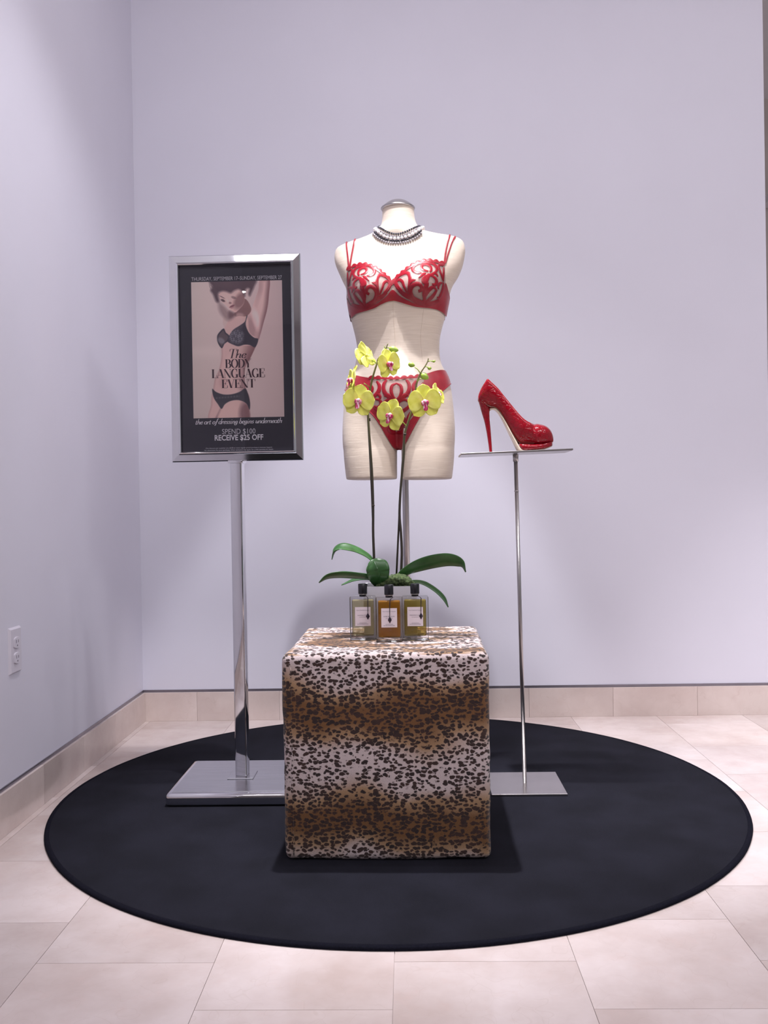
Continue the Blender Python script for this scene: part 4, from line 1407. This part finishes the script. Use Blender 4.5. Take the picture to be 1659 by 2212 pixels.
def build_necklace():
    t = thing('pearl_necklace', at(860, 505, YM - .05), 'multi strand dark and white pearl necklace round the dress form neck', 'necklace')
    strands = [('dark_pearl', [(814, 488), (822, 500), (836, 510), (850, 515.5), (864, 516), (880, 511), (896, 503), (908, 493), (913, 487)], .0031),
               ('grey_pearl', [(812, 493), (820, 506), (835, 516), (850, 521.5), (864, 522), (881, 516.5), (898, 508), (911, 497)], .0029),
               ('white_pearl', [(809, 494), (815, 507), (832, 521), (850, 527), (866, 527), (884, 521.5), (902, 512), (911, 503), (914, 494)], .0052),
               ('dark_pearl', [(811, 510), (820, 520), (834, 528), (850, 531.5), (866, 532), (882, 528), (898, 520), (910, 510)], .0031),
               ('grey_pearl', [(808, 514), (818, 524), (833, 533.5), (850, 537), (866, 537), (883, 534), (900, 525), (912, 514)], .0034)]
    for mat, pts, r in strands:
        P = [np.array(p) for p in catmull(pts, 24)]
        W = [cast(p[0], p[1], r * .9) for p in P]
        parts = []
        acc = 0
        prev = W[0]
        parts.append(ball(W[0], r))
        for w in W[1:]:
            acc += (w - prev).length
            prev = w
            if acc >= r * 2.02:
                acc = 0
                parts.append(ball(w, r))
        mesh('pearl_strand', *join(*parts), mat, t)
        # the same strand carried on round the nape
    parts = []
    for k in range(40):
        a = PI * (k + .5) / 40
        c = at(862, 486, YM)
        r = .0042
        q = Vector((c.x + .072 * math.cos(a), YM + .062 * math.sin(a), c.z + .012 * math.sin(a)))
        h, nrm, i, d = BVH.find_nearest(q)
        parts.append(ball(h + nrm * r * .9, r))
    mesh('pearl_strand', *join(*parts), 'white_pearl', t)


build_necklace()
# stitched seams of the form
for P in ([(854, 545), (851, 580), (848, 618)], [(850, 668), (851, 700), (854, 740), (857, 790), (858, 822)], [(914, 680), (911, 705), (908, 740), (912, 790)]):
    V, Fc = stroke(P, .6, .0005, 10, prof=lambda s: 1)
    mesh('seam', V, Fc, 'seam_thread', FORM)

# ------------------------------------------------------------------ potted orchid
def blade(path, widths, side, fold=0.15, thick=0.0012, n=8, m=4):
    """leaf blade along a path of points; side = vector giving the blade's breadth direction"""
    P = [Vector(q) for q in catmull([tuple(p) for p in path], n)]
    ws = [float(q[0]) for q in catmull([(w, 0) for w in widths], 8)]
    W = np.maximum(.0004, np.interp(np.linspace(0, 1, len(P)), np.linspace(0, 1, len(ws)), ws))
    V, Fc = [], []
    side = Vector(side)
    for i, p in enumerate(P):
        t = (P[min(i + 1, len(P) - 1)] - P[max(i - 1, 0)]).normalized()
        sd = (side - t * side.dot(t)).normalized()
        nn = t.cross(sd).normalized()
        if nn.z < 0:
            nn = -nn
        for k in range(-m, m + 1):
            f = k / m
            V.append(p + sd * W[i] * f + nn * (fold * W[i] * (abs(f) ** 1.5)))
    c = 2 * m + 1
    for i in range(len(P) - 1):
        for k in range(c - 1):
            Fc.append([i * c + k, i * c + k + 1, (i + 1) * c + k + 1, (i + 1) * c + k])
    return V, Fc


def solid(o, th):
    md = o.modifiers.new('thick', 'SOLIDIFY')
    md.thickness = th
    md.offset = 0
    return o


def build_orchid():
    YV0, YV1 = 2.290, 2.415
    cxv = at(843, 1300, YV0).x
    hw = 0.0655
    zt = at(843, 1267, YV0).z
    YO = (YV0 + YV1) / 2
    t = thing('potted_orchid', (cxv, YO, TOPZ), 'yellow moth orchid with two flower spikes in a square pale vase', 'potted plant')
    # square vase with walls
    bm_o = box(cxv - hw, cxv + hw, YV0, YV1, TOPZ, zt, 0.0)
    e = 0.006
    o4 = [(cxv - hw, YV0), (cxv + hw, YV0), (cxv + hw, YV1), (cxv - hw, YV1)]
    i4 = [(cxv - hw + e, YV0 + e), (cxv + hw - e, YV0 + e), (cxv + hw - e, YV1 - e), (cxv - hw + e, YV1 - e)]
    V, Fc = loft([[Vector((x, y, z)) for x, y in q] for q, z in ((o4, TOPZ), (o4, zt), (i4, zt), (i4, TOPZ + .01))])
    mesh('vase', *recalc(V, Fc), 'vase_ceramic', t, smooth=False)
    mesh('soil', *box(cxv - hw + e, cxv + hw - e, YV0 + e, YV1 - e, zt - .03, zt - .008), 'soil', t, smooth=False)
    # moss mound
    parts = []
    rnd = random.Random(3)
    for px, py, r in ((830, 1258, .013), (842, 1252, .016), (854, 1250, .018), (866, 1250, .018), (876, 1253, .015), (886, 1258, .011), (820, 1261, .010), (848, 1262, .013), (870, 1262, .013), (860, 1245, .012), (892, 1262, .008)):
        for dy in (-.02, .012):
            c = at(px, py + 4, YO + dy)
            b, f = ball(c, r, 26, 18, (1.05, 1, .85))
            b = [c + (v - c) * (1 + .32 * noise.noise(v * 170) + .22 * noise.noise(v * 420)) for v in b]
            parts.append((b, f))
    mo = mesh('moss', *join(*parts), 'moss', t)
    mo['kind'] = 'stuff'

    # leaves
    def L(pts, widths, side, fold=.2):
        solid(mesh('leaf', *blade([at(px, py, Y) for px, py, Y in pts], widths, side, fold), 'leaf', t), .0016)
    L([(812, 1222, YO), (795, 1203, YO), (768, 1189, YO - .005), (742, 1184, YO - .01), (725, 1191, YO - .015), (717, 1209, YO - .02)], [.006, .012, .017, .022, .019, .002], (.15, 1, .35))
    L([(822, 1262, YO), (800, 1250, YO - .01), (770, 1247, YO - .02), (735, 1245, YO - .035), (708, 1248, YO - .045), (689, 1259, YO - .05)], [.008, .016, .021, .022, .016, .002], (0, 1, -.45))
    L([(826, 1268, YO - .01), (822, 1254, YO - .032), (819, 1240, YO - .040), (817, 1226, YO - .040), (816, 1213, YO - .036), (815, 1206, YO - .030)], [.012, .020, .026, .027, .021, .003], (1, 0.1, -.10), .10)
    L([(820, 1270, YO - .012), (811, 1255, YO - .034), (806, 1240, YO - .046), (804, 1226, YO - .046), (806, 1212, YO - .038)], [.008, .014, .016, .014, .003], (1, -.25, .15), .10)
    L([(858, 1250, YO), (872, 1238, YO - .005), (900, 1225, YO - .01), (935, 1215, YO - .02), (970, 1211, YO - .025), (995, 1218, YO - .028), (1006, 1236, YO - .03)], [.006, .012, .019, .022, .021, .015, .002], (.1, .62, -.78), .15)
    L([(872, 1262, YO), (892, 1258, YO - .004), (915, 1262, YO - .01), (940, 1277, YO - .02), (957, 1294, YO - .03), (968, 1312, YO - .035)], [.005, .010, .013, .013, .012, .002], (.2, 1, .25), .25)
    L([(836, 1262, YO + .01), (800, 1252, YO + .02), (770, 1253, YO + .03), (738, 1264, YO + .04)], [.006, .015, .016, .003], (0, 1, .2))
    # spikes
    YS1, YS2 = YO, YO
    s1 = [(809, 1240, YO), (808, 1205, YO), (806, 1150, YO), (806, 1095, YO - .003), (804, 1030, YO - .005), (800, 970, YO - .008), (796, 915, YO - .01), (795, 880, YO - .012), (799, 845, YO - .016), (806, 812, YO - .02), (814, 786, YO - .022), (817, 775, YO - .023), (825, 766, YO - .025), (832, 757, YO - .026), (838, 742, YO - .028)]
    s2 = [(866, 1250, YO), (868, 1195, YO), (866, 1150, YO), (863, 1110, YO), (866, 1050, YO - .002), (872, 985, YO - .004), (874, 940, YO - .006), (884, 905, YO - .008), (893, 875, YO - .010), (897, 850, YO - .012), (901, 825, YO - .014), (909, 805, YO - .015), (919, 790, YO - .016), (924, 780, YO - .016), (925, 774, YO - .016)]
    for s in (s1, s2):
        pts = [Vector(q) for q in catmull([tuple(at(*p)) for p in s], 6)]
        mesh('flower_spike', *tube(pts, [.0034, .0032, .0030, .0026, .0018, .0013], 10), 'spike', t)
    for s in ([(810, 1245, YO + .006), (803, 1060, YO + .004), (795, 905, YO - .004)], [(856, 1250, YO + .005), (864, 1080, YO + .002), (874, 925, YO)]):
        mesh('stake', *tube([at(*p) for p in s], .0024, 8), 'stake', t)
    for px, py in ((797, 908), (797, 905), (806, 1092), (875, 938)):
        c = at(px, py, YO - .008)
        mesh('node', *tube([c - Vector((0, 0, .0022)), c, c + Vector((0, 0, .0022))], [.0030, .0044, .0030], 10), 'stake', t)
    # buds
    for px, py, rx, rz, ang, Y in ((850.5, 755, .0122, .0082, -.25, YO - .028), (889, 788, .0088, .0066, -.3, YO - .016), (917, 813, .0118, .0090, -.55, YO - .012), (928, 795.5, .0052, .0046, 0, YO - .016), (937.5, 780.5, .0042, .0032, .25, YO - .016)):
        c = at(px, py, Y)
        V, Fc = ball((0, 0, 0), 1, 16, 12, (rx, rz, rz))
        ca, sa = math.cos(ang), math.sin(ang)
        V = [Vector((v.x, v.y, v.z * (1 - .35 * max(0, v.x / rx)))) for v in V]
        mesh('bud', [c + Vector((v.x * ca - v.z * sa, v.y, v.x * sa + v.z * ca)) for v in V], Fc, 'bud', t)
    for a, b in (((836, 752), (842, 752)), ((833, 757), (830, 748)), ((908, 806), (896, 793)), ((925, 781), (934, 781)), ((918, 792), (925, 795)), ((902, 824), (910, 818)), ((814, 786), (798, 776)), ((800, 840), (786, 828)), ((899, 838), (912, 848)), ((878, 920), (860, 905)), ((816, 778), (830, 790)), ((797, 870), (784, 858))):
        p, q = at(*a, YO - .016), at(*b, YO - .020)
        mid = (p + q) / 2 + Vector((0, 0, .002))
        mesh('flower_stalk', *tube([p, mid, q], [.0013, .0011, .0013], 8), 'bud', t)

    # flowers
    def flower(px, py, Y, size, yaw, pitch, roll, pscale=1.0):
        c = at(px, py, Y)
        R = Matrix.Rotation(yaw, 3, 'Z') @ Matrix.Rotation(pitch, 3, 'X') @ Matrix.Rotation(roll, 3, 'Y')

        def T(a, b, n_):   # right, up, towards the viewer
            return c + R @ Vector((a, -n_, b))
        root = mesh('flower', *ball(c + R @ Vector((0, .003, 0)), .0032, 10, 7), 'petal', t)

        def petal(name, ang, ln, wd, curl, cup, fw):
            V, Fc = [], []
            ns, nt = 14, 6
            ca, sa = math.cos(ang), math.sin(ang)
            for i in range(ns + 1):
                s_ = i / ns
                s_ = math.sin(PI / 2 * s_) ; w = wd * ((.10 + .90 * math.sin(PI / 2 * s_ / .58) ** .9) if s_ < .58 else math.sqrt(max(.0006, 1 - ((s_ - .58) / .42) ** 2.2)))
                for k in range(-nt, nt + 1):
                    f = k / nt
                    rr = ln * s_ * (1 - .06 * f * f * s_)
                    o = curl * s_ * s_ + cup * (f * f) * w + fw + .0009 * math.sin(9 * s_ + 5 * f)
                    a, b = rr * ca - f * w * sa, rr * sa + f * w * ca
                    V.append(T(a, b, o))
            q = 2 * nt + 1
            for i in range(ns):
                for k in range(q - 1):
                    Fc.append([i * q + k, i * q + k + 1, (i + 1) * q + k + 1, (i + 1) * q + k])
            solid(mesh(name, V, Fc, 'petal', root), .0006)
        z = size
        petal('sepal', PI / 2, z * 1.0, z * .42, -.004, .18, -.0005)
        petal('sepal', PI * 1.27, z * .98, z * .40, -.002, .18, -.0005)
        petal('sepal', PI * 1.73, z * .98, z * .40, -.002, .18, -.0005)
        petal('petal', PI * .94, z * .98, z * .60, .003, .10, .0012)
        petal('petal', PI * .06, z * .98, z * .60, .003, .10, .0012)
        # lip: two side lobes and a mid lobe, column above
        for sx in (-1, 1):
            V, Fc = ball((0, 0, 0), 1, 12, 8, (z * .09, z * .17, z * .17))
            mesh('lip_lobe', [T(sx * z * .13 + v.x, -z * .05 + v.z * .9 + abs(v.y) * .2, z * .20 + v.y) for v in V], Fc, 'orchid_lip', root)
        V, Fc = ball((0, 0, 0), 1, 14, 10, (1, 1, 1))
        mesh('lip', [T(v.x * z * .13 * (1 - .4 * v.z), -z * .26 + v.z * z * .22, z * .20 + v.y * z * .07 + (v.z - .3) ** 2 * z * .06) for v in V], Fc, 'orchid_lip', root)
        mesh('column', [T(v.x * z * .10, z * .06 + v.z * z * .10, z * .14 + v.y * z * .14) for v in V], Fc, 'orchid_column', root)

    u = YO / F_PX
    flower(775, 866, YO - .040, 36 * u, -.12, .10, .18)
    flower(845, 897, YO - .040, 36 * u, -.55, .15, .35)
    flower(917, 868, YO - .040, 38 * u, .12, .20, -.10)
    flower(838, 786, YO - .045, 33 * u, .75, .05, -.25)
    flower(944, 852, YO - .006, 27 * u, 1.1, -.2, .5)
    flower(790, 768, YO - .030, 31 * u, -2.25, .25, .35)
    flower(762, 822, YO - .024, 34 * u, -1.25, -.15, .15)


build_orchid()

# ------------------------------------------------------------------ perfume bottles
def build_bottles():
    W_, D_, H_ = .0635, .032, .106
    spec = [(784.5, 1381, 2.243, 'juice_pale', 'GARD\u00c9NIA P\u00c9TALE', 'square glass perfume bottle with pale yellow liquid, leftmost of three', .012, .0005, 0.014),
            (841.5, 1387, 2.208, 'juice_amber', 'ROSE VELOURS', 'square glass perfume bottle with amber liquid standing in the middle', .0015, .006, 0.004),
            (898, 1384, 2.228, 'juice_olive', 'PRECIOUS OUD', 'square glass perfume bottle with olive gold liquid, rightmost of three', .014, .0, -.014)]
    for px, py, Y, juice, nm, lab, pend, drop, rz in spec:
        c = at(px, py, Y)
        x, y = c.x, Y + D_ / 2
        t = thing('perfume_bottle', (x, y, TOPZ), lab, 'perfume bottle', 'perfume bottles on the leopard cube', (0, 0, rz))
        z0 = 0.0005
        mesh('glass_body', *box(-W_ / 2, W_ / 2, -D_ / 2, D_ / 2, z0, H_, .004, 3), 'clear_glass', t, world=False, auto=40)
        mesh('liquid', *box(-W_ / 2 + .0055, W_ / 2 - .0055, -D_ / 2 + .0045, D_ / 2 - .0045, z0 + .010, H_ - .008, .004, 3), juice, t, world=False, auto=40)
        V, Fc = lathe([(.0005, H_ - .001), (.0085, H_ - .001), (.0085, H_ + .004), (.0005, H_ + .004)], (0, 0), 24)
        mesh('neck_ring', V, Fc, 'black_cap', t, world=False, auto=40)
        mesh('band', *lathe([(.0088, H_ + .0035), (.0100, H_ + .004), (.0100, H_ + .0052), (.0088, H_ + .0057)], (0, 0), 28), 'satin_steel', t, world=False)
        V, Fc = lathe([(.0005, H_ + .0055), (.0102, H_ + .0055), (.0110, H_ + .0062), (.0110, H_ + .0285), (.0103, H_ + .0295), (.0085, H_ + .0292), (.0005, H_ + .0290)], (0, 0), 36)
        mesh('cap', V, Fc, 'black_cap', t, world=False, auto=40)
        lw, lh, lc = .0375, .0455, .058
        yl = -D_ / 2 - .0003
        la = mesh('label', *box(-lw / 2, lw / 2, yl - .0003, yl, lc - lh / 2, lc + lh / 2), 'paper_label', t, world=False, smooth=False)
        tag(la, 'white printed paper label')
        for txt, w, z in (('Van Cleef & Arpels', .031, lc + .0140), (nm, .026, lc + .0018), ('EAU DE PARFUM', .016, lc - .0006 - .0008), ('COLLECTION', .017, lc - .0165), ('EXTRAORDINAIRE', .0265, lc - .0195)):
            P, F_ = sans(txt, w)
            if txt == 'EAU DE PARFUM':
                z -= .0008
            k = .72 if txt == 'Van Cleef & Arpels' else 1.0
            mesh('lettering', [(a, yl - .0005, z + b * k) for a, b in P], F_, 'label_ink', la, world=False, smooth=False)
        # cord from the collar with a diamond charm
        zp = lc + .001 - drop
        cp = [(.004, -.0086, H_ + .0015), (.009, -.0105, H_ - .0005), (pend * .85 + .002, -D_ / 2 - .0012, H_ - .004), (pend, -D_ / 2 - .0018, (H_ + zp) / 2 + .012), (pend, -D_ / 2 - .0020, zp + .008)]
        co = mesh('cord', *tube(catmull(cp, 6), .00065, 6), 'cord', t, world=False)
        cp2 = [(a + .0012 * math.sin(PI * i / 4), b - .0002, z) for i, (a, b, z) in enumerate(cp)]
        mesh('cord', *tube(catmull(cp2, 6), .00065, 6), 'cord', t, world=False)
        r = [Vector((pend, yl - .0012, zp + .0085)), Vector((pend + .0046, yl - .0012, zp)), Vector((pend, yl - .0012, zp - .0085)), Vector((pend - .0046, yl - .0012, zp))]
        fr = [Vector((pend, yl - .0030, zp))]
        bk = [v + Vector((0, .0008, 0)) for v in r]
        V = r + bk + fr
        Fc = [[i, (i + 1) % 4, 8] for i in range(4)] + [[i, 4 + i, 4 + (i + 1) % 4, (i + 1) % 4] for i in range(4)] + [[7, 6, 5, 4]]
        mesh('diamond_charm', *recalc(V, Fc), 'charm', t, world=False, smooth=False)


build_bottles()
